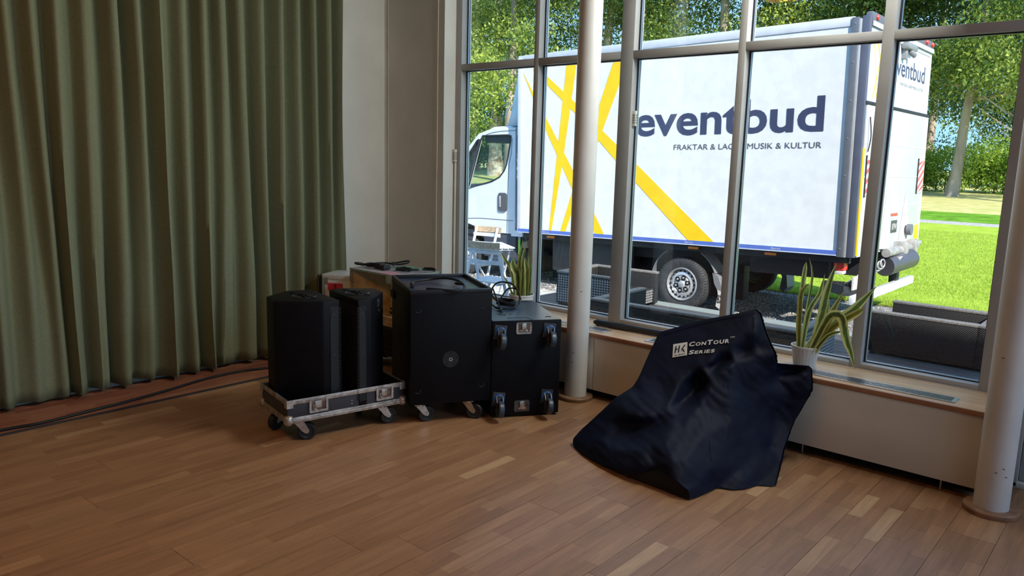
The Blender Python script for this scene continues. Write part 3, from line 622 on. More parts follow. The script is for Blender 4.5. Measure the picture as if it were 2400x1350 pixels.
for (z, fl_) in ((h2-0.045, 1), (0.068, -1)):
    X = Matrix.Translation((w2-0.2275, -0.002, z))
    s_ = fl_
    o_ = holes_mb([rrect(-0.046, 0.046, -0.034, 0.034, 0.010), rrect(-0.034, 0.034, -0.022 if s_ > 0 else -0.032, 0.032 if s_ > 0 else 0.022, 0.006)], 0.005)
    b = MB(X); b.add(o_.v, o_.f); q = b.obj('latch', worn_alu if s_ > 0 else dark_steel, sb)
    MB(X).box((-0.034, -0.0006, -0.03), (0.034, 0.0022, 0.03)).obj('latch_dish', M('rusty_dish_metal', (0.2, 0.1, 0.1)), q)
    bb = MB(X); bb.box((-0.013, -0.006, -0.016), (0.013, -0.001, 0.030), ch=0.002); bb.cyl((0, -0.008, 0.008), (0, -0.003, 0.008), 0.007, 10); bb.box((-0.022, -0.0045, -0.020), (0.022, -0.0015, -0.010), ch=0.001); bb.obj('latch_wing', steel, q)
for (x, y) in ((w2-0.06, 0.07), (w2-0.07, d2-0.05)): MB(Matrix.Translation((x, y, h2+0.0015)) @ Matrix.Rotation(-PI/2, 4, 'X')).tube([(0.018*math.cos(a), 0, 0.018*math.sin(a)) for a in [k*2.6/12+0.2 for k in range(13)]], 0.002, 5).obj('foot_cup', recess_m, sb)
MB(Matrix.Translation((0.12, 0.20, h2+0.0012))).lathe([(0.045, 0), (0.044, 0.0015), (0.036, 0.0012), (0.0001, 0.0012)], 32).obj('pole_mount', M('pole_plate_black'  , (0.012, 0.012, 0.014)), sb)
b = MB(Matrix.Translation((0.12, 0.20, h2+0.003)))
for k in range(5): a = k*2*PI/5; b.cyl((0.03*math.cos(a), 0.03*math.sin(a), 0), (0.03*math.cos(a), 0.03*math.sin(a), 0.001), 0.005, 8)
b.obj('plate_screws', steel, sb)
MB().tube([(0.11, 0.05, h2+0.0015), (0.11, 0.075, h2+0.0015), (0.21, 0.075, h2+0.0015), (0.225, 0.055, h2+0.0015), (0.24, 0.01, h2+0.0015)], 0.0012, 5).obj('cut_line', recess_m, sb)
# ------------------------------------------------------------------ flight rack behind, open side showing plywood
R0 = Vector((-4.40, 3.352, 0)); ax_ = math.atan2(-0.007, 0.525)
rk = thing('rack_case', 'flight case rack with an open plywood side standing behind the speakers', 'flight case', R0, ax_)
rw, rd, rt = 0.525, 0.39, 0.700
MB().box((0, 0, rt-0.012), (rw, rd, rt), ch=0.001).obj('top_board', M('grey_case_sheet', (0.42, 0.42, 0.45), 0.4, var=0.3, vscale=18), rk)
tp = MB(); tp.box((-0.002, -0.002, rt-0.010), (rw+0.002, 0.010, rt+0.001)).box((-0.002, rd-0.022, rt-0.022), (rw+0.002, rd+0.002, rt+0.0012)).box((rw-0.022, -0.002, rt-0.03), (rw+0.002, rd, rt+0.0014)); tp.obj('edge_profile', alu, rk)
lab(MB().box((0.18, 0.22, rt+0.0003), (0.40, 0.37, rt+0.0009)).obj('green_panel', M('faded_green_sheet', (0.16, 0.42, 0.22), 0.5), rk), 'faded green patch on the case top')
lab(MB().box((0.30, 0.012, rt+0.0003), (0.45, 0.10, rt+0.0009)).obj('pink_label', M('faded_pink_label', (0.62, 0.30, 0.36), 0.5), rk), 'faded pink label on the case top')
MB().box((0.006, rd-0.012, 0.40), (rw-0.006, rd-0.003, rt-0.012)).obj('inner_board', ply, rk)
ib = MB(Matrix.Translation((0.01, 0.02, 0)) @ Matrix.Rotation(0.62, 4, 'Z')); ib.box((0, 0, 0.413), (0.50, 0.009, rt-0.0125))
lab(ib.obj('inner_board', ply, rk), 'yellow stained plywood board')
MB().box((0, 0, 0.40), (0.008, rd, rt-0.012)).obj('side_board', ply, rk)
MB().box((rw-0.008, 0.03, 0.40), (rw, rd, rt-0.012)).obj('side_board', laminate, rk)
MB().box((rw-0.105, 0.030, 0.412), (rw-0.075, 0.036, rt-0.012)).obj('rack_rail', alu, rk)
b = MB(); b.box((rw-0.125, -0.003, rt-0.062), (rw-0.065, -0.0005, rt-0.004), ch=0.001); b.cyl((rw-0.10, -0.005, rt-0.02), (rw-0.10, -0.002, rt-0.02), 0.004, 8); b.cyl((rw-0.09, -0.005, rt-0.05), (rw-0.09, -0.002, rt-0.05), 0.004, 8); b.obj('corner_plate', alu, rk)
MB().box((0, -0.001, 0.388), (rw-0.002, rd, 0.412), ch=0.001).obj('shelf_board', ply_clean, rk)
lab(MB().box((0.30, -0.0025, 0.345), (rw, 0.03, 0.388), ch=0.001).obj('front_batten', ply_clean, rk), 'raw plywood batten below the shelf')
rb = MB(); rb.box((0, 0.03, 0.125), (rw, rd, 0.345)); rb.obj('lower_body', laminate, rk)
for k, z in enumerate((0.135, 0.175, 0.22, 0.27)): 
    u = MB().box((0.02, 0.018, z), (rw-0.015, 0.032, z+0.036), ch=0.002).obj('rack_unit', recess_m, rk)
    MB().tube(catmull([(rw-0.10, 0.016, z+0.01), (rw-0.05, 0.0, z+0.004), (rw-0.03, 0.006, z+0.02), (rw-0.08, 0.010, z+0.028)], 5), 0.004, 6).obj('patch_lead', cable_m, rk)
lab(MB().box((rw-0.055, 0.010, 0.300), (rw-0.035, 0.019, 0.325), ch=0.001).obj('switch', M('red_rocker_switch', (0.55, 0.04, 0.03), 0.3), rk), 'red rocker switch')
MB().tube([(0.015, -0.003, rt-0.02), (0.012, -0.006, rt-0.04), (0.012, -0.006, rt-0.09), (0.03, -0.004, rt-0.10), (0.05, -0.004, rt-0.095)], 0.0022, 6).obj('side_handle', dark_steel, rk)
for (x, y, sw) in ((0.07, 0.07, 1), (rw-0.07, 0.06, 0.3), (0.07, rd-0.07, 2), (rw-0.07, rd-0.07, 3)): caster(rk, Matrix.Translation((x, y, 0.123)) @ DOWN, sw)
# grey aluminium case leaning next to it with the red number label
cs = thing('aluminium_case', 'light grey aluminium edged case with a red tape label by the curtain', 'flight case', (-4.70, 3.335, 0.0), 0.42)
X = Matrix.Identity(4)
MB().box((0, 0, 0.02), (0.285, 0.22, 0.618), ch=0.003).obj('shell', M('light_grey_case_panel', (0.78, 0.79, 0.86), 0.4, var=0.08), cs)
b = MB(); b.box((-0.003, -0.003, 0.585), (0.288, 0.223, 0.622), ch=0.003); b.obj('lid_edge', M('bright_lid_alloy', (0.82, 0.84, 0.9), 0.4, 0.2), cs)
b = MB(); b.box((-0.003, -0.004, 0.03), (0.022, 0.02, 0.585), ch=0.002); b.box((0.012, -0.0045, 0.55), (0.045, -0.0025, 0.60), ch=0.001); b.obj('corner_profile', alu, cs)
for y in (-0.022, -0.05): MB().box((y, 0.004, 0.10), (y+0.016, 0.12, 0.60-y*0.2), ch=0.004).obj('strap', M('dark_brown_strap', (0.04, 0.03, 0.02), 0.8), cs)
t0 = MB(); t0.box((0.045, -0.0045, 0.505), (0.165, -0.0035, 0.56)); lb = t0.obj('tape_label', red_tape, cs)
tx = text_mb('3', 0.09, 0.115, 0.515, 0.55); tx.v = [(x, -0.0052, z) for x, y, z in tx.v]; tx.obj('writing', recess_m, lb)
MB().box((0.175, -0.008, 0.50), (0.215, 0.0, 0.53), ch=0.002).obj('latch', M('dark_latch', (0.08, 0.03, 0.03), 0.5), cs)
# ------------------------------------------------------------------ cables lying on things
def coil(cx, cy, cz, r, turns, seed, rad=0.0048, sq=0.8, ang=0, lift=0.012):
    rr = random.Random(seed); pts = []; n = int(turns*14)
    ox = oy = 0
    for k in range(n):
        a = 2*PI*k/14+ang; 
        if k % 14 == 0: ox, oy, dr = rr.uniform(-.008, .008), rr.uniform(-.008, .008), rr.uniform(-.10, .10)
        R_ = r*(1+dr*math.sin(a)); pts.append((cx+ox+R_*math.cos(a), cy+oy+R_*sq*math.sin(a), cz+rad+lift*k/n+0.003*abs(math.sin(a*2.3+seed))))
    return pts
def plug(mb, p, d, r=0.008, L=0.05):
    p = Vector(p); d = Vector(d).normalized(); mb.cyl(p, p+d*L, r, 10); mb.cyl(p+d*L, p+d*(L+0.012), r*0.7, 8); mb.cyl(p-d*0.012, p, r*0.6, 8, r2=r)
zt = 0.7018
def cableset(name, label, parts_, cat='cable'):
    t = thing(name, label, cat, parts_[0][0]); I = inv(parts_[0][0])
    for kind, pts, r in parts_[1:]:
        mb = MB(I)
        if kind == 'lead': mb.tube(pts, r, 7); mb.obj('lead', cable_m, t)
        elif kind == 'plug': plug(mb, pts[0], pts[1], r); mb.obj('plug', M('black_plastic_plug', (0.02, 0.02, 0.022), 0.35), t)
        elif kind == 'block': mb.box(*pts, ch=0.004); mb.obj('socket_block', M('black_plastic_plug', (0.02, 0.02, 0.022)), t)
c1 = coil(-4.33, 3.50, zt, 0.062, 3.4, 1, 0.006)
c1b = catmull([c1[-1], (-4.25, 3.56, zt+0.03), (-4.20, 3.62, zt+0.02), (-4.16, 3.68, zt+0.03), (-4.21, 3.73, zt+0.035), (-4.30, 3.70, zt+0.015), (-4.27, 3.60, zt+0.02)], 6)
cableset('power_cable', 'coiled black power cable with plugs at the left on the rack case top', [((-4.3, 3.5, zt),), ('lead', c1, 0.006), ('lead', c1b, 0.006), ('block', ((-4.27, 3.46, zt+0.001), (-4.20, 3.51, zt+0.04)), 0), ('block', ((-4.185, 3.44, zt+0.001), (-4.135, 3.50, zt+0.035)), 0), ('plug', ((-4.22, 3.60, zt+0.028), (0.6, -0.5, 0)), 0.012), ('plug', ((-4.40, 3.47, zt+0.012), (-0.6, -0.5, 0.1)), 0.011)])
cableset('coiled_cable', 'neatly coiled thin black cable in the middle of the rack case top', [((-4.03, 3.53, zt),), ('lead', coil(-4.03, 3.53, zt, 0.056, 4.2, 3, 0.005), 0.005)])
c3 = coil(-3.925, 3.66, zt, 0.05, 1.6, 5, 0.0045, sq=0.75)
cableset('looped_cable', 'loosely looped black cable at the right end of the rack case top', [((-3.92, 3.66, zt),), ('lead', c3, 0.0045), ('plug', ((-3.965, 3.60, zt+0.011), (-0.5, -0.6, 0)), 0.008)])
zs = 0.7472
pl_ = [(-3.19, 2.92, zs+0.012), (-3.12, 2.90, zs+0.02), (-3.04, 2.95, zs+0.019), (-2.985, 3.02, zs+0.012), (-3.03, 3.11, zs+0.02), (-3.16, 3.19, zs+0.03), (-3.29, 3.21, zs+0.028), (-3.37, 3.17, zs+0.016), (-3.385, 3.07, zs+0.012), (-3.335, 2.98, zs+0.014), (-3.27, 2.935, zs+0.018), (-3.19, 2.92, zs+0.012)]
cableset('power_lead', 'short black power lead looped on top of the tall subwoofer', [((-3.19, 2.98, zs),), ('lead', catmull(pl_[1:-1], 8), 0.0068), ('plug', ((-3.28, 2.94, zs+0.014), (-0.75, 0.6, 0)), 0.013), ('plug', ((-3.10, 3.16, zs+0.024), (-1, 0.1, -0.1)), 0.010)])
zq = 0.5792
q1 = coil(-3.14, 3.60, zq, 0.062, 3.6, 9, 0.0055, lift=0.03)
loop = catmull([(-3.17, 3.56, zq+0.02), (-3.235, 3.56, zq+0.075), (-3.22, 3.60, zq+0.135), (-3.15, 3.65, zq+0.135), (-3.09, 3.66, zq+0.08), (-3.07, 3.64, zq+0.02), (-3.04, 3.57, zq+0.012), (-3.03, 3.50, zq+0.010), (-3.09, 3.46, zq+0.010), (-3.17, 3.50, zq+0.014)], 8)
loop2 = catmull([(-3.21, 3.62, zq+0.03), (-3.20, 3.68, zq+0.09), (-3.14, 3.70, zq+0.09), (-3.09, 3.68, zq+0.035)], 8)
loop3 = catmull([(-3.23, 3.57, zq+0.10), (-3.15, 3.52, zq+0.05), (-3.08, 3.47, zq+0.02), (-3.04, 3.44, zq+0.012)], 8)
cableset('cable_bundle', 'tangled black cable bundle with a standing loop on the low subwoofer', [((-3.12, 3.6, zq),), ('lead', q1, 0.0055), ('lead', loop, 0.0055), ('lead', loop2, 0.005), ('lead', loop3, 0.005), ('plug', ((-3.055, 3.455, zq+0.012), (0.5, -0.6, 0)), 0.009)])
cb = coil(-3.955, 3.42, 0.413, 0.05, 5.5, 12, 0.006, sq=0.9, lift=0.05)
cableset('cable_pile', 'small heap of black cable on the plywood shelf of the rack case', [((-3.955, 3.42, 0.413),), ('lead', cb, 0.006)])
# black speaker pole on the sill
p0, p1 = Vector((-2.835, 4.135, 0.447)), Vector((-1.92, 4.17, 0.447)); d = (p1-p0).normalized()
sp = thing('speaker_pole', 'black round speaker pole lying on the window sill', 'pole', (-2.3, 4.15, 0.4255)); I = inv((-2.3, 4.15, 0.4255))
MB(I).cyl(p0+d*0.02, p1, 0.0205, 20).obj('tube', M('black_powder_coat', (0.016, 0.016, 0.018), 0.4), sp)
MB(I).cyl(p0, p0+d*0.022, 0.012, 14, r2=0.017).obj('end_cap', rubber, sp)
MB(I).cyl(p0+d*0.022, p0+d*0.034, 0.0214, 20).obj('collar', rubber, sp)
# ------------------------------------------------------------------ plants
def leaf_mesh(path, w, twist, seed):
    rr = random.Random(seed); P = catmull(path, 7); n = len(P); V = []; F = []; T = []
    ph = rr.uniform(-0.5, 0.5); cols_ = 7
    for i, p in enumerate(P):
        t = i/(n-1); a = P[max(i-1, 0)]; b = P[min(i+1, n-1)]; tg = (b-a).normalized()
        ww = w*0.5*(0.45+0.85*math.sin(PI*min(1, t*0.92+0.10))**0.8)*(1 if t < 0.72 else max(0.02, 1-((t-0.72)/0.28)**1.6))
        view = Vector((math.sin(ph+twist*t), -math.cos(ph+twist*t), 0)); sd_ = tg.cross(view)
        if sd_.length < 1e-4: sd_ = Vector((1, 0, 0))
        sd_.normalize(); nr = sd_.cross(tg).normalized()
        for k in range(cols_):
            u = k/(cols_-1)*2-1; q = p+sd_*ww*u+nr*(ww*0.35*u*u+0.0006*math.sin(i*2.1+k))
            V.append(q); T.append(1.0 if abs(u) > 0.6 else 0.5*rr.random())
    for i in range(n-1):
        for k in range(cols_-1): F.append((i*cols_+k, i*cols_+k+1, (i+1)*cols_+k+1, (i+1)*cols_+k))
    return V, F, T
leaf_m = tone_mat('variegated_leaf_green', [(0, (0.07, 0.12, 0.04)), (0.45, (0.17, 0.25, 0.06)), (0.62, (0.60, 0.58, 0.16)), (1, (0.75, 0.72, 0.28))], 0.38, transl=0.4)
leaf_y = tone_mat('yellow_green_leaf', [(0, (0.17, 0.17, 0.035)), (0.5, (0.30, 0.27, 0.05)), (0.7, (0.50, 0.46, 0.14)), (1, (0.68, 0.62, 0.24))], 0.38, transl=0.4)
def plant(loc, r0, r1, h, leaves, label, yellow=()):
    t = thing('snake_plant', label, 'plant', loc); I = inv(loc)
    fl = []
    for k in range(48):
        a = 2*PI*k/48; fl.append((a, 1-(0.03 if k % 2 else 0)))
    V = []; F = []; zz = [(0, r0*0.97), (0.006, r0), (h-0.014, r1*0.965), (h-0.010, r1), (h, r1)]
    for i, (z, r) in enumerate(zz):
        for a, f in fl:
            ff = f if 1 <= i <= 2 else 1; V.append((r*ff*math.cos(a), r*ff*math.sin(a), z))
    n = 48; nv = len(zz)
    for a, f in fl: V.append(((r1-0.006)*math.cos(a), (r1-0.006)*math.sin(a), h))
    for a, f in fl: V.append(((r1-0.012)*math.cos(a), (r1-0.012)*math.sin(a), h-0.05))
    for i in range(nv+1): F += [(i*n+k, i*n+(k+1) % n, (i+1)*n+(k+1) % n, (i+1)*n+k) for k in range(n)]
    F.append(tuple(range(n-1, -1, -1)))
    m = MB(); m.add(V, F); m.obj('pot', pot_m, t, smooth=20)
    MB().lathe([(0.0001, h-0.016), (r1-0.02, h-0.018), (r1-0.008, h-0.022)], 24).obj('soil', soil_m, t)
    for i, (path, w) in enumerate(leaves):
        P = [Vector(p)-Vector(loc) for p in path]; P[0].z = min(P[0].z, h-0.03)
        rad = math.hypot(P[0].x, P[0].y); lim = r1-0.018
        if rad > lim: P[0].x *= lim/rad; P[0].y *= lim/rad
        V, F, T = leaf_mesh(P, w, random.Random(i).uniform(-0.6, 0.6), i)
        m = leaf_y if i in yellow else leaf_m
        np_mesh('leaf', [tuple(v) for v in V], F, m, t, T, smooth=True)
R_LEAVES = [
  ( [(-1.475, 4.1, 0.544), (-1.491, 4.1, 0.701), (-1.482, 4.1, 0.934), (-1.477, 4.1, 0.996)] , 0.0203 ),
  ( [(-1.468, 4.108, 0.537), (-1.455, 4.112, 0.696), (-1.441, 4.116, 0.914), (-1.47, 4.12, 1.016)] , 0.0181 ),
  ( [(-1.455, 4.092, 0.542), (-1.435, 4.088, 0.73), (-1.389, 4.084, 0.84), (-1.368, 4.08, 0.947)] , 0.0222 ),
  ( [(-1.47, 4.088, 0.566), (-1.477, 4.082, 0.725), (-1.475, 4.076, 0.83), (-1.44, 4.07, 0.888)] , 0.0292 ),
  ( [(-1.406, 4.108, 0.555), (-1.369, 4.112, 0.737), (-1.355, 4.116, 0.857), (-1.327, 4.12, 1.006)] , 0.0421 ),
  ( [(-1.382, 4.096, 0.569), (-1.351, 4.094, 0.632), (-1.328, 4.092, 0.719), (-1.266, 4.09, 0.872)] , 0.0329 ),
  ( [(-1.392, 4.112, 0.564), (-1.364, 4.121, 0.672), (-1.348, 4.13, 0.799)] , 0.0224 ),
  ( [(-1.429, 4.1, 0.552), (-1.307, 4.1, 0.678), (-1.211, 4.1, 0.776), (-1.115, 4.1, 0.912)] , 0.0428 ),
  ( [(-1.385, 4.088, 0.562), (-1.3, 4.082, 0.668), (-1.19, 4.076, 0.762), (-1.154, 4.07, 0.795)] , 0.0323 ),
  ( [(-1.402, 4.068, 0.558), (-1.329, 4.06, 0.709), (-1.284, 4.052, 0.747), (-1.247, 4.044, 0.731), (-1.216, 4.036, 0.635), (-1.18, 4.028, 0.556), (-1.156, 4.02, 0.484)] , 0.0367 ),
  ( [(-1.379, 4.08, 0.555), (-1.317, 4.065, 0.627), (-1.238, 4.05, 0.667)] , 0.0175 ),
  ( [(-1.446, 4.112, 0.538), (-1.393, 4.121, 0.621), (-1.347, 4.13, 0.692)] , 0.0203 ),
]
L_LEAVES = [
  ( [(-3.539, 4.15, 0.542), (-3.58, 4.15, 0.696), (-3.643, 4.15, 0.776), (-3.694, 4.15, 0.832)] , 0.0185 ),
  ( [(-3.541, 4.142, 0.542), (-3.595, 4.136, 0.613), (-3.641, 4.13, 0.667)] , 0.0276 ),
  ( [(-3.505, 4.142, 0.544), (-3.511, 4.138, 0.673), (-3.55, 4.134, 0.736), (-3.552, 4.13, 0.796)] , 0.0424 ),
  ( [(-3.497, 4.15, 0.538), (-3.51, 4.15, 0.695), (-3.491, 4.15, 0.832), (-3.479, 4.15, 0.932)] , 0.036 ),
  ( [(-3.491, 4.158, 0.538), (-3.501, 4.162, 0.695), (-3.475, 4.166, 0.833), (-3.461, 4.17, 0.932)] , 0.036 ),
  ( [(-3.472, 4.162, 0.54), (-3.488, 4.171, 0.695), (-3.552, 4.18, 0.833)] , 0.0274 ),
  ( [(-3.423, 4.138, 0.553), (-3.415, 4.129, 0.708), (-3.435, 4.12, 0.813)] , 0.0268 ),
  ( [(-3.41, 4.15, 0.558), (-3.4, 4.15, 0.73), (-3.43, 4.15, 0.843)] , 0.0299 ),
  ( [(-3.447, 4.138, 0.552), (-3.426, 4.129, 0.684), (-3.37, 4.12, 0.758)] , 0.0148 ),
  ( [(-3.435, 4.162, 0.551), (-3.432, 4.171, 0.667), (-3.432, 4.18, 0.788)] , 0.024 ),
  ( [(-3.466, 4.138, 0.544), (-3.453, 4.129, 0.699), (-3.45, 4.12, 0.821)] , 0.0239 ),
]
plant((-1.442, 4.108, 0.4252), 0.055, 0.075, 0.122, R_LEAVES, 'snake plant in a white fluted pot beside the black cover with one drooping leaf', yellow=(3, 5, 8))
plant((-3.480, 4.150, 0.4252), 0.072, 0.090, 0.120, L_LEAVES, 'upright snake plant in a white fluted pot behind the low subwoofer')
# ================================================================== BLACK NYLON COVER
BAG_EDGE = [(0.6, 8.85, -2.2974, 3.1981, 0.035), (1.1, 8.3, -2.2854, 3.25, 0.0731), (2.15, 7.35, -2.2174, 3.3, 0.1614), (3.3, 6.25, -2.1478, 3.36, 0.26), (4.4, 5.55, -2.0818, 3.42, 0.3225), (4.8, 4.9, -2.0709, 3.46, 0.3729), (5.4, 3.5, -2.0739, 3.55, 0.4772), (6.05, 2.13, -2.065, 3.63, 0.5855), (7.6, 1.68, -1.9427, 3.67, 0.639), (9.2, 1.28, -1.8194, 3.71, 0.6873), (10.8, 0.98, -1.6994, 3.75, 0.7258), (12.15, 0.7, -1.6037, 3.79, 0.7583), (12.45, 0.95, -1.581, 3.8, 0.7396), (12.75, 2.0, -1.5407, 3.78, 0.662), (13.1, 2.9, -1.4978, 3.76, 0.5984), (13.4, 3.5, -1.4693, 3.76, 0.5543), (13.47, 4.1, -1.4751, 3.8, 0.4962), (14.4, 4.2, -1.4216, 3.86, 0.4872), (15.5, 4.27, -1.344, 3.89, 0.4912), (15.7, 4.45, -1.3269, 3.89, 0.4797), (15.73, 5.75, -1.3048, 3.86, 0.3828), (15.4, 6.4, -1.3224, 3.85, 0.327), (14.6, 7.75, -1.3582, 3.8, 0.2174), (14.3, 8.5, -1.3622, 3.76, 0.1637), (13.95, 9.5, -1.3535, 3.68, 0.1044), (13.75, 10.4, -1.3333, 3.6, 0.059), (13.38, 11.87, -1.2886, 3.4315, 0.006), (12.3, 11.8, -1.3526, 3.3862, 0.006), (11.5, 12.05, -1.3769, 3.301, 0.006), (10.7, 12.1, -1.4159, 3.2508, 0.006), (9.8, 11.93, -1.4757, 3.2274, 0.008), (8.7, 12.47, -1.4925, 3.0885, 0.006), (8.0, 12.72, -1.5089, 3.0152, 0.006), (7.92, 12.15, -1.5191, 3.0173, 0.045), (7.2, 11.6, -1.5706, 3.0031, 0.075), (6.4, 10.98, -1.651, 3.0286, 0.09), (5.8, 10.7, -1.7095, 3.0431, 0.09), (4.8, 11.1, -1.7723, 3.0103, 0.05), (4.0, 11.05, -1.839, 3.0069, 0.035), (2.3, 10.43, -2.0198, 3.0466, 0.02), (1.2, 9.85, -2.1665, 3.1044, 0.01), (0.6, 9.35, -2.2732, 3.1672, 0.006), (0.6, 9.0, -2.2921, 3.1915, 0.025)]
BAG_IN = [(7.0, 2.6, -1.9654, 3.6182, 0.5637), (9.0, 2.15, -1.8125, 3.6707, 0.6203), (11.0, 1.7, -1.6647, 3.7215, 0.6751), (7.0, 3.6, -1.9305, 3.5647, 0.4932), (8.5, 3.3, -1.816, 3.6025, 0.5336), (10.0, 2.8, -1.7106, 3.6498, 0.5868), (11.5, 2.1, -1.6132, 3.7067, 0.6528), (6.2, 4.2, -1.9773, 3.521, 0.4406), (7.6, 4.4, -1.8537, 3.532, 0.4463), (6.0, 5.2, -1.9594, 3.4661, 0.3694), (9.0, 3.75, -1.761, 3.5862, 0.5091), (10.75, 2.4, -1.6632, 3.681, 0.6234), (10.75, 2.92, -1.6475, 3.6537, 0.5875), (11.1, 2.55, -1.6311, 3.6778, 0.6171), (9.8, 3.4, -1.708, 3.6157, 0.5431), (12.0, 2.25, -1.5699, 3.7053, 0.648), (10.2, 2.55, -1.7023, 3.6657, 0.6065), (11.6, 2.8, -1.5959, 3.6968, 0.5996), (10.6, 3.32, -1.6513, 3.6398, 0.5561), (9.4, 4.02, -1.714, 3.5643, 0.4998), (8.7, 4.33, -1.7608, 3.5398, 0.4694), (8.0, 4.75, -1.8093, 3.5191, 0.4284), (7.4, 5.4, -1.8268, 3.4579, 0.3827), (7.0, 6.2, -1.8213, 3.3898, 0.3321), (6.6, 6.9, -1.82, 3.3297, 0.2884), (6.0, 7.25, -1.8472, 3.2868, 0.2633), (11.5, 3.45, -1.6047, 3.7078, 0.5421), (10.4, 3.85, -1.6732, 3.6579, 0.5046), (9.6, 4.3, -1.7236, 3.624, 0.4633), (12.3, 3.0, -1.55, 3.7287, 0.586), (13.2, 3.6, -1.4774, 3.7412, 0.5479), (12.0, 3.7, -1.5488, 3.678, 0.5374), (10.8, 4.0, -1.616, 3.6082, 0.5125), (10.0, 4.55, -1.658, 3.5609, 0.4679), (9.25, 5.0, -1.695, 3.5106, 0.4332), (9.25, 5.3, -1.6877, 3.4992, 0.4124), (8.9, 6.1, -1.6888, 3.4504, 0.3571), (8.4, 6.95, -1.6933, 3.3841, 0.3018), (7.2, 7.35, -1.764, 3.3271, 0.2657), (8.5, 4.95, -1.794, 3.5787, 0.4028), (8.7, 5.6, -1.7691, 3.5723, 0.3544), (8.2, 6.1, -1.7896, 3.531, 0.3165), (7.6, 6.5, -1.807, 3.4663, 0.2932), (8.0, 5.4, -1.815, 3.5377, 0.3686), (3.75, 7.45, -2.0186, 3.2331, 0.2178), (4.7, 7.48, -1.9299, 3.231, 0.2376), (5.6, 7.55, -1.8628, 3.2547, 0.2427), (3.8, 7.85, -2.0301, 3.2622, 0.1741), (4.7, 8.0, -1.9509, 3.2707, 0.1794), (5.6, 8.0, -1.8692, 3.27, 0.2003), (4.3, 6.2, -2.0388, 3.3393, 0.2938), (5.1, 6.4, -1.9574, 3.3296, 0.2978), (14.0, 4.55, -1.4643, 3.894, 0.4426), (14.7, 4.7, -1.4106, 3.9065, 0.4384), (13.6, 5.0, -1.4669, 3.8227, 0.4181), (14.5, 5.05, -1.3997, 3.8388, 0.4249), (15.4, 4.65, -1.3441, 3.8757, 0.4624), (12.0, 4.8, -1.5341, 3.6603, 0.4533), (13.0, 5.6, -1.4766, 3.7328, 0.3845), (11.4, 6.0, -1.5542, 3.6104, 0.3605), (13.45, 5.3, -1.4703, 3.8052, 0.3958), (14.3, 6.2, -1.3999, 3.8183, 0.333), (12.5, 4.3, -1.5146, 3.7041, 0.4899), (10.5, 6.0, -1.5906, 3.5247, 0.3711), (10.6, 8.0, -1.5317, 3.4391, 0.2434), (10.4, 9.6, -1.4993, 3.353, 0.147), (12.0, 8.0, -1.4832, 3.5891, 0.2178), (12.5, 9.5, -1.4209, 3.5584, 0.1196), (11.5, 10.5, -1.4282, 3.4006, 0.082), (13.0, 7.9, -1.4499, 3.7055, 0.2053), (13.5, 7.8, -1.4341, 3.7677, 0.2022), (13.3, 8.8, -1.4145, 3.6924, 0.1427), (13.0, 9.4, -1.4177, 3.6494, 0.1035), (9.4, 7.0, -1.6337, 3.4343, 0.3002), (9.0, 8.5, -1.5967, 3.3071, 0.2205), (7.6, 8.5, -1.6764, 3.2368, 0.218), (6.4, 9.0, -1.7196, 3.1355, 0.1939), (8.0, 10.0, -1.5765, 3.1207, 0.1598), (6.8, 10.2, -1.634, 3.0495, 0.1486), (5.6, 9.3, -1.7728, 3.1129, 0.162), (4.5, 9.6, -1.8453, 3.0775, 0.128), (3.3, 9.6, -1.9538, 3.0805, 0.097), (5.0, 10.4, -1.768, 3.026, 0.1014), (2.5, 9.0, -2.0663, 3.1356, 0.1007), (3.0, 7.8, -2.092, 3.2395, 0.1684), (1.8, 8.6, -2.1755, 3.1951, 0.0898), (3.6, 8.7, -1.9995, 3.19, 0.1291), (4.2, 9.0, -1.9289, 3.1669, 0.1292), (9.2, 10.8, -1.5079, 3.1823, 0.1), (8.6, 11.8, -1.504, 3.0888, 0.0533)]
BAG_LINING = [[-2.0306, 3.0706, 0.004], [-1.8147, 3.041, 0.004], [-1.6601, 3.0257, 0.004], [-1.5111, 3.0123, 0.004], [-1.5243, 3.0277, 0.04], [-1.5761, 3.0136, 0.07], [-1.6569, 3.0394, 0.085], [-1.7156, 3.0539, 0.085], [-1.7784, 3.0206, 0.045], [-1.8453, 3.0171, 0.03]]
LOGO = {'o': [-1.9296, 3.5561, 0.4821], 'sq': [[-1.9313, 3.5557, 0.4818], [-1.8596, 3.5773, 0.5044], [-1.885, 3.6217, 0.5628], [-1.9562, 3.6012, 0.5414]], 't1': [[-1.8672, 3.6082, 0.5444], [-1.6683, 3.6553, 0.591], [-1.6816, 3.6721, 0.6133], [-1.8746, 3.6229, 0.5636]], 't2': [[-1.8527, 3.5809, 0.5085], [-1.723, 3.6113, 0.5386], [-1.7304, 3.6267, 0.5587], [-1.8597, 3.5948, 0.5268]], 'tm': [[-1.6735, 3.6718, 0.6123], [-1.6515, 3.6772, 0.6177], [-1.6545, 3.6825, 0.6247], [-1.6766, 3.677, 0.6192]], 'n': [-0.0416, 0.7861, -0.6167]}
from mathutils.geometry import delaunay_2d_cdt
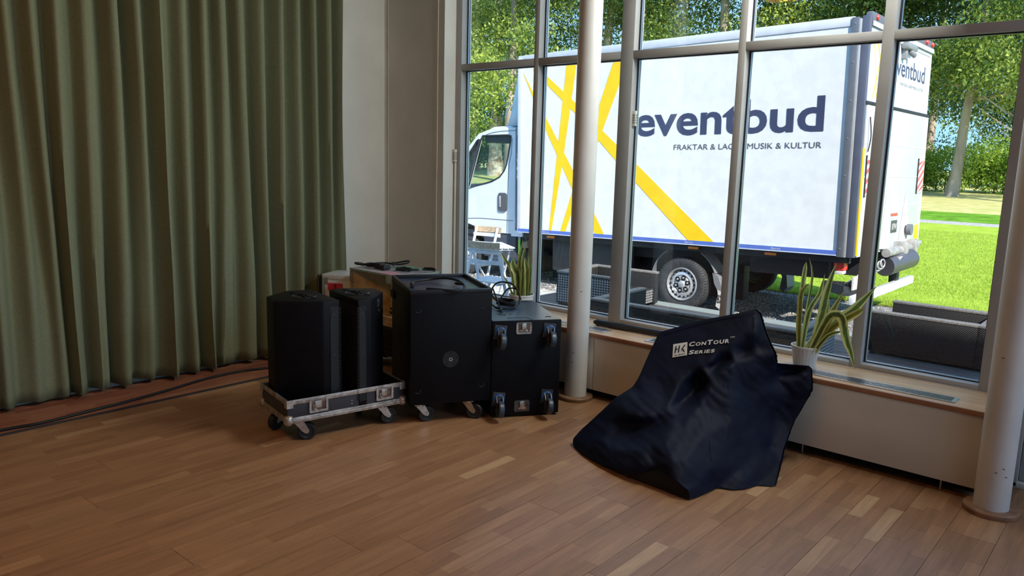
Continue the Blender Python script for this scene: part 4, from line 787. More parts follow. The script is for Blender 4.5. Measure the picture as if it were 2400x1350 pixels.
def rbf(P, Vv, reg=1e-3):
    P = np.array(P, float); Vv = np.array(Vv, float); n = len(P)
    r = np.linalg.norm(P[:, None]-P[None], axis=2); K = np.where(r > 0, r**2*np.log(r+1e-9), 0)+reg*np.eye(n)
    A = np.zeros((n+3, n+3)); A[:n, :n] = K; A[:n, n:n+2] = P; A[:n, n+2] = 1; A[n:n+2, :n] = P.T; A[n+2, :n] = 1
    b = np.zeros((n+3, 3)); b[:n] = Vv; w = np.linalg.solve(A, b)
    def f(Q):
        Q = np.atleast_2d(np.array(Q, float)); r = np.linalg.norm(Q[:, None]-P[None], axis=2); K = np.where(r > 0, r**2*np.log(r+1e-9), 0)
        return K@w[:n]+Q@w[n:n+2]+w[n+2]
    return f
E3 = [Vector((e[0], e[1], 0)) for e in BAG_EDGE]
edge = []
nE = len(BAG_EDGE)
for i in range(nE):
    a, b = BAG_EDGE[i], BAG_EDGE[(i+1) % nE]
    L = math.hypot(a[0]-b[0], a[1]-b[1]); k = max(1, int(L/0.25))
    for j in range(k): t = j/k; edge.append(tuple(a[q]*(1-t)+b[q]*t for q in range(5)))
fB = rbf([e[:2] for e in BAG_EDGE]+[p[:2] for p in BAG_IN], [e[2:] for e in BAG_EDGE]+[p[2:] for p in BAG_IN], 2e-3)
EU = np.array([e[:2] for e in edge])
def inside(u, v):
    c = False; n = len(EU)
    for i in range(n):
        x1, y1 = EU[i]; x2, y2 = EU[(i+1) % n]
        if (y1 > v) != (y2 > v) and u < (x2-x1)*(v-y1)/(y2-y1)+x1: c = not c
    return c
def edist(u, v): return float(np.min(np.hypot(EU[:, 0]-u, EU[:, 1]-v)))
pts = [Vector((e[0], e[1])) for e in edge]; g = 0.14
v = 0.6; row = 0
while v < 12.8:
    u = 0.5+(row % 2)*g/2
    while u < 15.8:
        if inside(u, v) and edist(u, v) > 0.11: pts.append(Vector((u, v)))
        u += g
    v += g*0.87; row += 1
ne = len(edge)
cd = delaunay_2d_cdt(pts, [(i, (i+1) % ne) for i in range(ne)], [list(range(ne))], 1, 1e-5)
UV = np.array([(p.x, p.y) for p in cd[0]]); TR = [tuple(f) for f in cd[2]]
RB = fB(UV)
CPU = [(e[0], e[1]) for e in BAG_EDGE]+[(q[0], q[1]) for q in BAG_IN]; CPV = np.array([e[2:] for e in BAG_EDGE]+[q[2:] for q in BAG_IN])
c2 = delaunay_2d_cdt([Vector(q) for q in CPU], [(i, (i+1) % nE) for i in range(nE)], [list(range(nE))], 1, 1e-5)
cu2 = np.array([(q.x, q.y) for q in c2[0]]); org = [min(range(len(CPU)), key=lambda j: (CPU[j][0]-q[0])**2+(CPU[j][1]-q[1])**2) for q in cu2]
P3 = RB.copy()
for tri in c2[2]:
    A_, B2, C2 = cu2[tri[0]], cu2[tri[1]], cu2[tri[2]]; den = (B2[1]-C2[1])*(A_[0]-C2[0])+(C2[0]-B2[0])*(A_[1]-C2[1])
    if abs(den) < 1e-9: continue
    l1 = ((B2[1]-C2[1])*(UV[:, 0]-C2[0])+(C2[0]-B2[0])*(UV[:, 1]-C2[1]))/den; l2 = ((C2[1]-A_[1])*(UV[:, 0]-C2[0])+(A_[0]-C2[0])*(UV[:, 1]-C2[1]))/den; l3 = 1-l1-l2
    k = (l1 > -1e-6) & (l2 > -1e-6) & (l3 > -1e-6)
    P3[k] = l1[k, None]*CPV[org[tri[0]]]+l2[k, None]*CPV[org[tri[1]]]+l3[k, None]*CPV[org[tri[2]]]
P3 = P3*0.9+RB*0.1
nb = [set() for _ in UV]
for t_ in TR:
    for a_ in t_:
        for b2 in t_:
            if a_ != b2: nb[a_].add(b2)
free = [i for i, (u, v) in enumerate(UV) if edist(u, v) > 1e-4]
for _ in range(3):
    Q_ = P3.copy()
    for i in free: Q_[i] = P3[i]*0.45+P3[list(nb[i])].mean(0)*0.55
    P3 = Q_
from mathutils import noise as mnoise
nrm = np.array([0.35, -0.85, 0.35])
for i, (u, v) in enumerate(UV):
    d_ = edist(u, v); k = min(1, d_/0.5)
    flat = 0.25 if (v < 4.8-0.12*(u-6) and 5.5 < u < 12 and v < 5-(u-6)*0.35+1) else 1.0
    w_ = mnoise.noise(Vector((u*0.55, v*0.8, 1.7)))*0.010+mnoise.noise(Vector((u*1.4+v*0.7, v*0.9, 5.1)))*0.005
    w_ += 0.008*abs(mnoise.noise(Vector(((u+v)*0.5, (u-v)*1.3, 9.0))))
    P3[i] += nrm*w_*k*flat
P3[:, 2] = np.maximum(P3[:, 2], 0.004)
near = [min(range(ne), key=lambda j: (EU[j, 0]-u)**2+(EU[j, 1]-v)**2) for u, v in UV]
eP = np.array([e[2:] for e in edge])
for i, (u, v) in enumerate(UV):
    if edist(u, v) < 1e-4: P3[i] = eP[near[i]]
BK = P3.copy()
for i, (u, v) in enumerate(UV):
    d_ = edist(u, v); s_ = 1-math.exp(-d_/1.2)
    BK[i, 1] = min(max(P3[i, 1]+0.015+0.30*s_, P3[i, 1]+0.01), max(3.90, P3[i, 1]+0.005)); BK[i, 2] = max(0.004, P3[i, 2]*(1-0.10*s_))
bc = thing('equipment_cover', 'black nylon equipment cover crumpled on the floor with white lettering on its top panel', 'cover', (-1.8, 3.4, 0)); I = inv((-1.8, 3.4, 0))
nU = len(UV); m = MB(I); m.add([tuple(p) for p in P3], TR); o = m.obj('front_cloth', fabric_m, bc, smooth=60); o.modifiers.new('s', 'SOLIDIFY').thickness = 0.002
sb_ = o.modifiers.new('sub', 'SUBSURF'); sb_.levels = 1; sb_.render_levels = 1
m = MB(I); m.add([tuple(p) for p in BK], TR); m.obj('back_cloth', fabric_m, bc, smooth=60)
m = MB(I); m.add([tuple(p) for p in BAG_LINING], [tuple(range(len(BAG_LINING)))]); m.obj('shaded_lining', recess_m, bc)  # inside cloth made black for the shade under the lifted hem
# hem and seams
fq = lambda pts: [Vector(p)+Vector((0.001, -0.0022, 0.001)) for p in fB(pts)]
seam = MB(I)
for ln in ([(10.4, 4.6), (10.45, 6), (10.55, 8), (10.35, 9.6)], [(4.9, 6.3), (5.0, 6.0), (5.1, 5.2)], [(6.35, 2.3), (9.2, 1.5), (12.1, 0.95)], [(9.25, 9.0), (9.4, 10.3), (9.75, 11.6)]):
    q_ = catmull([Vector((a, b, 0)) for a, b in ln], 8); seam.tube(fq([(p.x, p.y) for p in q_]), 0.0011, 4)
seam.obj('seam', fabric_m, bc)
# print
LN = -Vector(LOGO['n'])*0.0045
def quad_map(mb, quad):
    xs = [v[0] for v in mb.v]; zs = [v[2] for v in mb.v]; xa, xb, za, zb = min(xs), max(xs), min(zs), max(zs)
    q = [Vector(p)+LN for p in quad]; out = MB(I)
    vs = []
    for x, y, z in mb.v:
        s = (x-xa)/(xb-xa); t = (z-za)/(zb-za); vs.append((q[0]*(1-s)+q[1]*s)*(1-t)+(q[3]*(1-s)+q[2]*s)*t)
    out.add(vs, mb.f); return out
sq = holes_mb([rrect(0, 1, 0, 1, 0.04, 2)], 0.002)
def qb(mb, quad, off):
    global LN
    k = LN; LN = k*off; r = quad_map(mb, quad); LN = k; return r
MB(I)
p_ = MB(); p_.add([(0, 0, 0), (1, 0, 0), (1, 0, 1), (0, 0, 1)], [(0, 1, 2, 3)])
lg = quad_map(p_, LOGO['sq']).obj('printed_logo', print_m, bc)
S4 = [Vector(p) for p in LOGO['sq']]
def sub(a, b, c, d):
    f = lambda s, t: (S4[0]*(1-s)+S4[1]*s)*(1-t)+(S4[3]*(1-s)+S4[2]*s)*t
    return [f(a, c), f(b, c), f(b, d), f(a, d)]
def letter(polys, a, b, c, d):
    mb = MB(); 
    for poly in polys: mb.add([(x, 0, z) for x, z in poly], [tuple(range(len(poly)))])
    q = MB(I); L0 = -Vector(LOGO['n'])*0.0056; Q = sub(a, b, c, d)
    q.add([(Q[0]*(1-x)+Q[1]*x)*(1-z)+(Q[3]*(1-x)+Q[2]*x)*z+L0 for x, _, z in mb.v], mb.f); return q
ink = M('dark_navy_ink', (0.01, 0.012, 0.03), 0.6)
letter([[(0, 0), (0.13, 0), (0.20, 1), (0.07, 1)], [(0.16, 0.42), (0.30, 0.42), (0.31, 0.60), (0.17, 0.60)], [(0.32, 0), (0.45, 0), (0.52, 1), (0.39, 1)],
        [(0.56, 0), (0.62, 0), (0.64, 0.46), (0.90, 1), (1.06, 1), (0.80, 0.50), (1.0, 0), (0.85, 0), (0.68, 0.42), (0.66, 0)]], 0.12, 0.86, 0.30, 0.82).obj('lettering', ink, bc)
tt = text_mb('AUDIO', 0, 1, 0, 1); k_ = letter([], 0, 1, 0, 1)
Q = sub(0.10, 0.88, 0.06, 0.20); L0 = -Vector(LOGO['n'])*0.0056; zs_ = [v[2] for v in tt.v]; zb_ = max(zs_)
q = MB(I); q.add([(Q[0]*(1-x)+Q[1]*x)*(1-z/zb_)+(Q[3]*(1-x)+Q[2]*x)*z/zb_+L0 for x, _, z in tt.v], tt.f); q.obj('lettering', ink, bc)
def two_size(word, bigs, off=0.035):
    out = MB(); x = 0
    for i, chh in enumerate(word):
        h = 1.0 if i in bigs else 0.76
        base = {'C': 0.70, 'O': 0.80, 'N': 0.74, 'T': 0.66, 'U': 0.72, 'R': 0.68, 'S': 0.60, 'E': 0.58, 'I': 0.16}[chh]*h
        t = text_mb(chh, x, x+base, 0, h, off=off)
        out.add([(v[0]+v[2]*0.14, v[1], v[2]) for v in t.v], t.f); x += base+0.12
    return out
quad_map(two_size('CONTOUR', (0, 3)), LOGO['t1']).obj('lettering', print_m, bc)
quad_map(two_size('SERIES', (0,)), LOGO['t2']).obj('lettering', print_m, bc)
quad_map(text_mb('TM', 0, 1, 0, 0.6), LOGO['tm']).obj('lettering', print_m, bc)
# ================================================================== TRUCK
K = 0.9
TO = Vector((-2.655, 8.55, 0.555)); tilt = math.radians(-1.5)
RT = Matrix.Rotation(tilt, 4, 'Y')
BASE = -0.95*K
truck = thing('truck', 'white box truck with yellow stripes and dark lettering parked outside the windows', 'truck', TO+RT @ Vector((0, 0, BASE)))
truck.rotation_euler = (0, tilt, 0)
TX_ = Matrix.Translation((0, 0, -BASE)) @ Matrix.Scale(K, 4)       # model units -> truck empty space
def T(X=None): return MB(TX_ if X is None else TX_ @ X)
tw = M('truck_white_panel', (0.80, 0.81, 0.83), 0.35, var=0.02)
twp = M('cab_white_paint', (0.74, 0.78, 0.84), 0.25, coat=0.4)
tgrey = M('truck_grey_profile', (0.17, 0.18, 0.21), 0.4, 0.3)
tlight = M('light_grey_profile', (0.60, 0.64, 0.72), 0.4)
tdark = M('chassis_black', (0.02, 0.022, 0.03), 0.6, var=0.2)
tblue = M('blue_side_rail', (0.10, 0.17, 0.55), 0.4)
tyel = M('yellow_vinyl', (0.97, 0.61, 0.003), 0.4)
tnavy = M('navy_vinyl', (0.045, 0.055, 0.12), 0.4)
tgtext = M('grey_vinyl_text', (0.10, 0.105, 0.13), 0.4)
amber = M('amber_lens', (0.85, 0.25, 0.03), 0.3)
redl = M('red_lens', (0.75, 0.05, 0.04), 0.3)
platf = M('tail_lift_aluminium', (0.60, 0.62, 0.65), 0.42, 0.15, var=0.04)
L_, Wd, H_ = 5.12, 2.82, 2.73
bx = T().box((-L_, 0.012, 0.0), (-0.12, Wd, H_-0.09)).obj('cargo_box', tw, truck)
# front frame, top rail, corner post, blue bottom rail
T().box((-L_-0.03, -0.005, 0.0), (-L_+0.05, 0.05, H_-0.02), ch=0.004).obj('front_corner_profile', tlight, truck)
T().box((-L_-0.03, 0.0, H_-0.095), (-0.10, 0.06, H_+0.015), ch=0.01).box((-L_-0.03, Wd-0.06, H_-0.095), (-0.10, Wd, H_+0.015)).obj('roof_rail', tlight, truck)
T().box((-L_, 0.05, H_-0.05), (-0.1, Wd-0.05, H_+0.005)).obj('roof_panel', tw, truck)
T().box((-L_, -0.012, 0.0), (-0.12, 0.012, 0.055)).obj('side_rail', tblue, truck)
T().box((-L_, -0.014, -0.006), (-0.12, 0.012, 0.006)).obj('rail_edge', tlight, truck)
T().box((-0.125, -0.015, -0.02), (-0.045, 0.05, H_), ch=0.006).obj('rear_corner_profile', tgrey, truck)
T().box((-0.045, -0.010, -0.02), (-0.015, 0.04, H_-0.02), ch=0.004).obj('corner_strip', M('bright_corner_strip', (0.62, 0.6, 0.6), 0.3, 0.4), truck)
T().box((-0.015, -0.004, -0.02), (0.075, 0.07, H_+0.01), ch=0.008).obj('rear_post', M('rear_post_grey', (0.10, 0.11, 0.16), 0.4), truck)
rv = T()
for k in range(7): rv.lathe([(0.0001, 0.006), (0.007, 0.004), (0.009, 0)], 8, Matrix.Translation((-0.085, -0.015, 0.08+k*0.43)) @ Matrix.Rotation(PI/2, 4, 'X'))
rv.obj('rivets', steel, truck)
def vinyl(polys, m, nm, d=0.004):
    b = T()
    for p in polys: b.add([(x, 0.012-d, z) for x, z in p], [tuple(range(len(p)))])
    return b.obj(nm, m, truck)
S1 = [(-5.08, 2.53), (-4.56, 1.74), (-4.00, 0.90), (-3.63, 0.32), (-3.47, 0.056), (-3.63, 0.056), (-4.06, 0.69), (-4.58, 1.58), (-4.85, 2.09)]
S2 = [(-4.85, 2.60), (-4.54, 2.37), (-3.96, 1.92), (-3.57, 1.58), (-2.95, 1.08), (-1.72, 0.056), (-2.10, 0.056), (-2.95, 0.82), (-3.30, 1.13), (-3.97, 1.77), (-4.54, 2.24), (-4.85, 2.50)]
S3 = [(-4.20, 2.635), (-4.01, 2.635), (-4.23, 1.25), (-4.45, 0.056), (-4.50, 0.056)]
S4_ = [(-3.33, 2.635), (-3.06, 2.635), (-3.26, 2.21), (-3.53, 1.58), (-4.02, 0.46), (-4.18, 0.056), (-4.28, 0.056), (-4.06, 0.67), (-3.56, 2.04)]
for k, s_ in enumerate((S1, S2, S3, S4_)): vinyl([s_], tyel, 'yellow_stripe', 0.003+0.0006*k)
def ttext(txt, x0, x1, zb, zt, m, nm, off=0.0, y=0.0075, par=None, X=None):
    t = text_mb(txt, x0, x1, zb, zt, off=off); b = T(X); b.add([(a, y, c) for a, _, c in t.v], t.f); return b.obj(nm, m, par or truck)
ttext('eventbud', -2.985, -0.375, 1.475, 1.88, tnavy, 'lettering', off=0.02)
ttext('FRAKTAR & LAGER MUSIK & KULTUR', -2.365, -0.385, 1.268, 1.338, tgtext, 'lettering')
for x in (-4.54, -2.07, -0.86): ttext('Berex', x-0.06, x+0.06, 0.018, 0.044, print_m, 'lettering', y=-0.0135)
for x in (-4.49, -2.03, -0.95):
    b = T(); b.box((x-0.075, 0.03, -0.065), (x+0.075, 0.06, -0.032), ch=0.008); b.obj('marker_lamp', amber, truck)
# chassis
T().box((-5.1, 0.10, -0.10), (0.0, 0.16, -0.006)).obj('cross_member', tdark, truck)
T().box((-5.0, 0.75, -0.32), (0.0, 0.85, -0.06)).box((-5.0, 1.95, -0.32), (0.0, 2.05, -0.06)).obj('chassis_rail', tdark, truck)
T().box((-5.05, 0.9, -0.12), (-0.02, Wd-0.9, -0.02)).obj('floor_frame', tdark, truck)
T().box((-1.35, 0.35, -0.34), (-0.32, 0.45, -0.03), ch=0.01).obj('side_skirt', tdark, truck)
T().box((-4.7, 0.35, -0.62), (-3.4, 0.95, -0.10), ch=0.03).obj('tank', M('tank_black', (0.03, 0.032, 0.04), 0.5), truck)
T().box((-1.75, 1.0, -0.60), (-0.35, 1.3, -0.15), ch=0.03).obj('spare_carrier', tdark, truck) if False else None
T().box((-5.3, 1.15, -0.88), (-1.78, 1.35, -0.10), ch=0.02).obj('underbody', tdark, truck)
T().cyl((-2.23, 0.3, -0.56), (-2.23, 2.5, -0.56), 0.07, 14).obj('rear_axle', tdark, truck)
tyre_m = M('tyre_rubber', (0.045, 0.045, 0.05), 0.7, var=0.2, vscale=30); rim_m = M('silver_wheel', (0.62, 0.63, 0.66), 0.35, 0.55)
def wheel(x, y, z, r, flip=False):
    s = -1 if not flip else 1
    X = Matrix.Translation((x, y, z)) @ Matrix.Rotation(PI/2 if not flip else -PI/2, 4, 'X')
    w = 0.20; rr = r*0.60
    b = T(X); b.lathe([(rr, -w), (rr*1.05, -0.01), (r*0.80, 0.012), (r*0.95, 0.0), (r*0.992, -0.015), (r, -0.035), (r, -w+0.03), (r*0.95, -w), (rr, -w)], 48)
    ty = b.obj('wheel', tyre_m, truck, smooth=50)
    g = T(X)
    for k in range(60):
        a = 2*PI*k/60; g.box((r*0.90, -0.005, -0.012), (r*1.004, 0.004, 0.0015), Matrix.Rotation(a, 4, 'Z'))
    g.obj('tread_blocks', tyre_m, ty)
    b = T(X); b.lathe([(rr*1.04, -0.012), (rr*1.02, 0.006), (rr*0.97, 0.004), (rr*0.93, -0.03), (rr*0.90, -0.05), (rr*0.74, -0.022), (rr*0.60, -0.012), (rr*0.52, -0.03), (rr*0.46, -0.012), (rr*0.24, -0.010), (rr*0.20, 0.004), (rr*0.17, 0.010), (0.0001, 0.012)], 48)
    rm = b.obj('rim', rim_m, ty, smooth=40)
    b = T(X)
    for k in range(18):
        a = 2*PI*k/18; b.box((rr*0.78, -0.016, -0.033), (rr*0.875, 0.016, -0.0235), Matrix.Rotation(a, 4, 'Z') @ Matrix.Translation((0, 0, 0.004)), ch=0.004)
    for k in range(6):
        a = 2*PI*k/6+0.25; b.lathe([(0.0001, 0.003), (0.034, 0.002), (0.036, -0.004)], 6, Matrix.Rotation(a, 4, 'Z') @ Matrix.Translation((rr*0.40, 0, -0.009)) @ Matrix.Scale(1.25, 4, (1, 0, 0)))
    b.obj('rim_slots', recess_m, ty)
    b = T(X)
    for k in range(6): a = 2*PI*k/6+0.25; b.cyl((rr*0.41*math.cos(a), rr*0.41*math.sin(a), -0.008), (rr*0.41*math.cos(a), rr*0.41*math.sin(a), 0.010), 0.016, 6, r2=0.011)
    b.obj('wheel_nuts', rim_m, ty)
for (x, y, z, r, f) in ((-2.23, 0.12, -0.575, 0.372, False), (-2.23, 2.62, -0.575, 0.372, True), (-6.55, 0.28, -0.47, 0.355, False), (-6.55, 2.50, -0.47, 0.355, True)): wheel(x, y, z, r, f)
def arch(x, z, r, a0, a1, y0, y1, nm, m, th=0.012):
    b = T(); n = 14; vs = []; 
    for k in range(n+1):
        a = math.radians(a0+(a1-a0)*k/n)
        for rr_ in (r, r+th):
            for y in (y0, y1): vs.append((x+rr_*math.cos(a), y, z+rr_*math.sin(a)))
    fs = []
    for k in range(n):
        o_ = 4*k; fs += [(o_, o_+1, o_+5, o_+4), (o_+2, o_+6, o_+7, o_+3), (o_, o_+4, o_+6, o_+2), (o_+1, o_+3, o_+7, o_+5)]
    fs += [(0, 2, 3, 1), (4*n, 4*n+1, 4*n+3, 4*n+2)]
    b.add(vs, fs); return b.obj(nm, m, truck, smooth=60)
mg = M('grey_plastic_mudguard', (0.20, 0.20, 0.22), 0.45)
arch(-2.23, -0.56, 0.50, 20, 60, 0.16, 0.45, 'mudguard', mg); arch(-2.23, -0.56, 0.50, 120, 175, 0.16, 0.45, 'mudguard', mg); arch(-2.23, -0.56, 0.50, 62, 118, 0.20, 0.45, 'mudguard', tdark)
for y in (0.16, 2.35):
    b = T(); b.prism([(-1.79, -0.38), (-1.71, -0.42), (-1.62, -0.62), (-1.60, -0.80), (-1.66, -0.88), (-1.72, -0.84), (-1.69, -0.64), (-1.76, -0.52)], -y-0.30, -y, Matrix(((1, 0, 0, 0), (0, 0, -1, 0), (0, 1, 0, 0), (0, 0, 0, 1))))
    fpx = b.obj('mud_flap', mg, truck)
    if y < 1:
        b = T(); b.add([(-1.705, 0.156, -0.60), (-1.605, 0.156, -0.64), (-1.605, 0.156, -0.78), (-1.665, 0.156, -0.86), (-1.72, 0.156, -0.83), (-1.695, 0.156, -0.66)], [(0, 1, 2, 3, 4, 5)]); b.obj('flap_print', print_m, fpx)
        ttext('BX', -1.70, -1.615, -0.78, -0.67, tdark, 'lettering', off=0.02, y=0.153, par=fpx)
# ------------------------------------------------------------------ cab
CY0, CY1 = 0.19, 2.60
door_out = [(-5.36, 1.66), (-5.90, 1.66), (-6.18, 1.585), (-6.50, 1.30), (-6.98, 0.72), (-7.30, 0.52), (-7.50, 0.20), (-7.52, -0.10), (-7.10, -0.12), (-6.98, 0.02), (-6.75, 0.10), (-6.40, 0.06), (-6.10, -0.02), (-5.95, -0.06), (-5.36, -0.06)]
win = [(-5.455, 1.535), (-5.52, 1.55), (-6.09, 1.55), (-6.13, 1.49), (-6.43, 0.66), (-6.21, 0.725), (-6.00, 0.765), (-5.86, 0.80), (-5.70, 0.87), (-5.60, 0.97), (-5.545, 1.08), (-5.46, 1.46)]
qwin = [(-6.16, 1.50), (-6.22, 1.47), (-6.50, 1.16), (-6.75, 0.80), (-6.72, 0.64), (-6.47, 0.66)]
for y, nm in ((CY0, 'side_panel'), (CY1-0.04, 'side_panel')):
    h = holes_mb([door_out, win, qwin], 0.04); b = T(); b.add([(x, y+0.02+yy, z) for x, yy, z in h.v], h.f); o = b.obj(nm, twp, truck)
    T().box((-6.10, y+0.018, 0.72), (-5.45, y+0.022, 1.55)).obj('side_window', cab_glass, o) if False else None
    g = T(); g.add([(x, y+0.022, z) for x, z in win], [tuple(range(len(win)))]); g.add([(x, y+0.022, z) for x, z in qwin], [tuple(range(len(qwin)))]); g.obj('side_window', cab_glass, o)
    fr = T(); fr.tube([(x, y-0.001, z) for x, z in win], 0.014, 5, closed=True); fr.tube([(x, y-0.001, z) for x, z in qwin], 0.014, 5, closed=True); fr.obj('window_seal', tdark, o)
b = T(); n0 = [(-5.36, 1.66), (-5.90, 1.66), (-6.18, 1.585)]
prof = [(-5.36, 1.66), (-5.55, 1.705), (-5.90, 1.70), (-6.10, 1.63), (-6.20, 1.575)]
vs = []; fs = []
for k, (x, z) in enumerate(prof):
    for (y, dz) in ((CY0, -0.04), (CY0+0.10, 0.0), ((CY0+CY1)/2, 0.03), (CY1-0.10, 0.0), (CY1, -0.04)): vs.append((x, y, z+dz))
for k in range(len(prof)-1): fs += [(5*k+j, 5*k+j+1, 5*k+6+j, 5*k+5+j) for j in range(4)]
b.add(vs, fs); o = b.obj('cab_roof', twp, truck, smooth=60); o.modifiers.new('s', 'SOLIDIFY').thickness = 0.02
T().tube(catmull([(-5.36, CY0-0.002, 1.62), (-5.75, CY0-0.002, 1.61), (-6.02, CY0-0.002, 1.56), (-6.20, CY0-0.002, 1.44)], 6), 0.005, 5).obj('roof_seam', tgrey, truck)
g = T(); g.add([(-6.20, CY0+0.06, 1.55), (-6.20, CY1-0.06, 1.55), (-6.98, CY1-0.04, 0.72), (-6.98, CY0+0.04, 0.72)], [(0, 1, 2, 3)]); g.obj('windscreen', cab_glass, truck)
b = T()
for y in (CY0+0.03, CY1-0.06): b.add([(-6.18, y, 1.58), (-6.18, y+0.03, 1.58), (-7.0, y+0.03, 0.70), (-7.0, y, 0.70), (-6.12, y, 1.52), (-6.12, y+0.03, 1.52), (-6.9, y+0.03, 0.66), (-6.9, y, 0.66)], [(0, 1, 2, 3), (4, 7, 6, 5), (0, 4, 5, 1), (2, 6, 7, 3), (1, 5, 6, 2), (0, 3, 7, 4)])
b.obj('windscreen_pillar', tdark, truck)
b = T(); hp = [(-6.95, 0.735), (-7.30, 0.53), (-7.50, 0.20), (-7.52, -0.10), (-7.50, -0.40), (-7.2, -0.42), (-7.2, -0.1), (-6.9, 0.55)]
b.prism(hp, CY0+0.04, CY1-0.04, Matrix(((1, 0, 0, 0), (0, 0, 1, 0), (0, 1, 0, 0), (0, 0, 0, 1)))); b.obj('bonnet', twp, truck)
T().box((-5.40, CY0+0.04, -0.05), (-5.36, CY1-0.04, 1.66)).obj('cab_rear_wall', tdark, truck) if False else T().box((-5.40, CY0+0.04, -0.05), (-5.36, CY1-0.04, 0.78)).obj('cab_rear_wall', tdark, truck)
T().box((-6.9, CY0+0.05, -0.12), (-5.38, CY1-0.05, -0.04)).obj('cab_floor', tdark, truck)
T().box((-6.95, CY0+0.06, 0.30), (-6.38, CY1-0.06, 0.70), ch=0.05).obj('dashboard', M('dashboard_black', (0.025, 0.03, 0.04), 0.6), truck)
b = T(Matrix.Translation((-6.16, 0.78, 0.80)) @ Matrix.Rotation(-0.62, 4, 'Y') @ Matrix.Rotation(0.0, 4, 'X')); b.tube([(0.20*math.cos(a), 0.20*math.sin(a), 0) for a in [2*PI*k/24 for k in range(24)]], 0.018, 7, closed=True)
b.box((-0.19, -0.02, -0.02), (0.19, 0.02, 0.0)).box((-0.03, -0.19, -0.02), (0.03, 0.19, 0.0)).cyl((0, 0, -0.03), (0, 0, 0.01), 0.06, 12).cyl((0, 0, -0.3), (0, 0, -0.02), 0.03, 8); b.obj('steering_wheel', M('dark_green_black', (0.02, 0.03, 0.03), 0.5), truck)
for y in (0.75, 1.45, 2.1):
    T().box((-5.66, y-0.24, 0.05), (-5.50, y+0.24, 0.86), ch=0.05).box((-6.0, y-0.24, 0.02), (-5.55, y+0.24, 0.20), ch=0.05).obj('seat', M('seat_grey', (0.05, 0.055, 0.065), 0.8), truck)
T().box((-5.72, 0.55, 1.26), (-5.50, 0.60, 1.48), ch=0.02).obj('sun_visor', tdark, truck)
T().box((-6.10, CY0+0.07, 1.44), (-5.46, CY1-0.07, 1.55), ch=0.01).obj('roof_lining', tdark, truck)
# door details
b = T(); b.tube([(-5.43, CY0-0.001, 1.50), (-5.44, CY0-0.001, 1.28), (-5.50, CY0-0.001, 1.05), (-5.52, CY0-0.001, 0.60), (-5.53, CY0-0.001, -0.05)], 0.0055, 5)
b.tube(catmull([(-7.1, CY0-0.001, 0.02), (-6.60, CY0-0.001, 0.13), (-6.2, CY0-0.001, 0.165), (-5.90, CY0-0.001, 0.165), (-5.54, CY0-0.001, 0.16), (-5.40, CY0-0.001, 0.155)], 6), 0.006, 5); b.obj('door_seam', tgrey, truck)
h = holes_mb([rrect(-5.72, -5.53, 0.30, 0.61, 0.05)], 0.03); b = T(); b.add([(x, y+CY0-0.008, z) for x, y, z in h.v], h.f); dh = b.obj('door_handle', M('handle_dark_grey', (0.09, 0.095, 0.11), 0.4), truck)
T().box((-5.69, CY0-0.04, 0.37), (-5.65, CY0-0.015, 0.56), ch=0.01).obj('handle_grip', M('handle_grey', (0.3, 0.3, 0.33), 0.35), dh)
T().box((-7.15, CY0+0.02, -0.62), (-5.36, CY0+0.10, -0.04), ch=0.02).obj('cab_sill', M('cab_lower_dark', (0.05, 0.055, 0.075), 0.5), truck) if False else T().box((-6.08, CY0+0.02, -0.48), (-5.36, CY0+0.10, -0.05), ch=0.02).box((-7.5, CY0+0.03, -0.42), (-7.02, CY0+0.12, -0.08), ch=0.02).obj('cab_sill', M('cab_lower_dark', (0.05, 0.055, 0.075), 0.5), truck)
T().box((-5.44, CY0-0.001, -0.10), (-5.20, CY0+0.05, 0.0)).obj('sill_end', twp, truck)
T().box((-5.50, 0.5, -0.72), (-5.14, 2.3, 1.2)).obj('cab_gap_filler', tdark, truck)
T().box((-5.21, CY0+0.05, 0.4), (-5.15, Wd-0.2, 2.50), ch=0.03).obj('front_wall_edge', tdark, truck)
T().box((-5.34, 0.35, -0.30), (-5.24, 0.42, -0.02), ch=0.01).obj('air_bracket', M('grey_bracket', (0.3, 0.3, 0.32), 0.5), truck)
T(Matrix.Translation((-5.22, 0.30, -0.12)) @ Matrix.Rotation(PI/2, 4, 'X')).lathe([(0.03, 0), (0.07, 0.0), (0.07, 0.03), (0.03, 0.03), (0.03, 0)], 16).obj('filler_cap', tdark, truck)
# roof air deflector
b = T(); rows = [(-5.92, 1.70, 0.70, 2.10), (-5.78, 1.90, 0.55, 2.25), (-5.64, 2.12, 0.45, 2.35), (-5.52, 2.34, 0.38, 2.42), (-5.45, 2.50, 0.34, 2.46), (-5.43, 2.62, 0.34, 2.46)]
vs = []; fs = []
for (x, z, ya, yb) in rows:
    vs += [(-5.26, CY0+0.06, z), (x+(-5.26-x)*0.45, CY0+0.08+0.02, z), (x, ya, z), (x-0.03, (ya+yb)/2, z), (x, yb, z), (x+(-5.26-x)*0.45, CY1-0.10, z), (-5.26, CY1-0.06, z)]
for k in range(len(rows)-1): fs += [(7*k+j, 7*k+j+1, 7*k+8+j, 7*k+7+j) for j in range(6)]
b.add(vs, fs); b.obj('air_deflector', M('deflector_white', (0.62, 0.72, 0.74), 0.3, var=0.06, vscale=3), truck, smooth=50).modifiers.new('s', 'SOLIDIFY').thickness = 0.015
b = T(); b.tube(catmull([(-5.60, CY0+0.09, 2.1), (-5.66, CY0+0.12, 1.95), (-5.70, CY0+0.13, 1.84), (-5.60, CY0+0.09, 1.95), (-5.52, CY0+0.08, 2.05)], 5), 0.006, 5); b.obj('deflector_crease', tlight, truck)
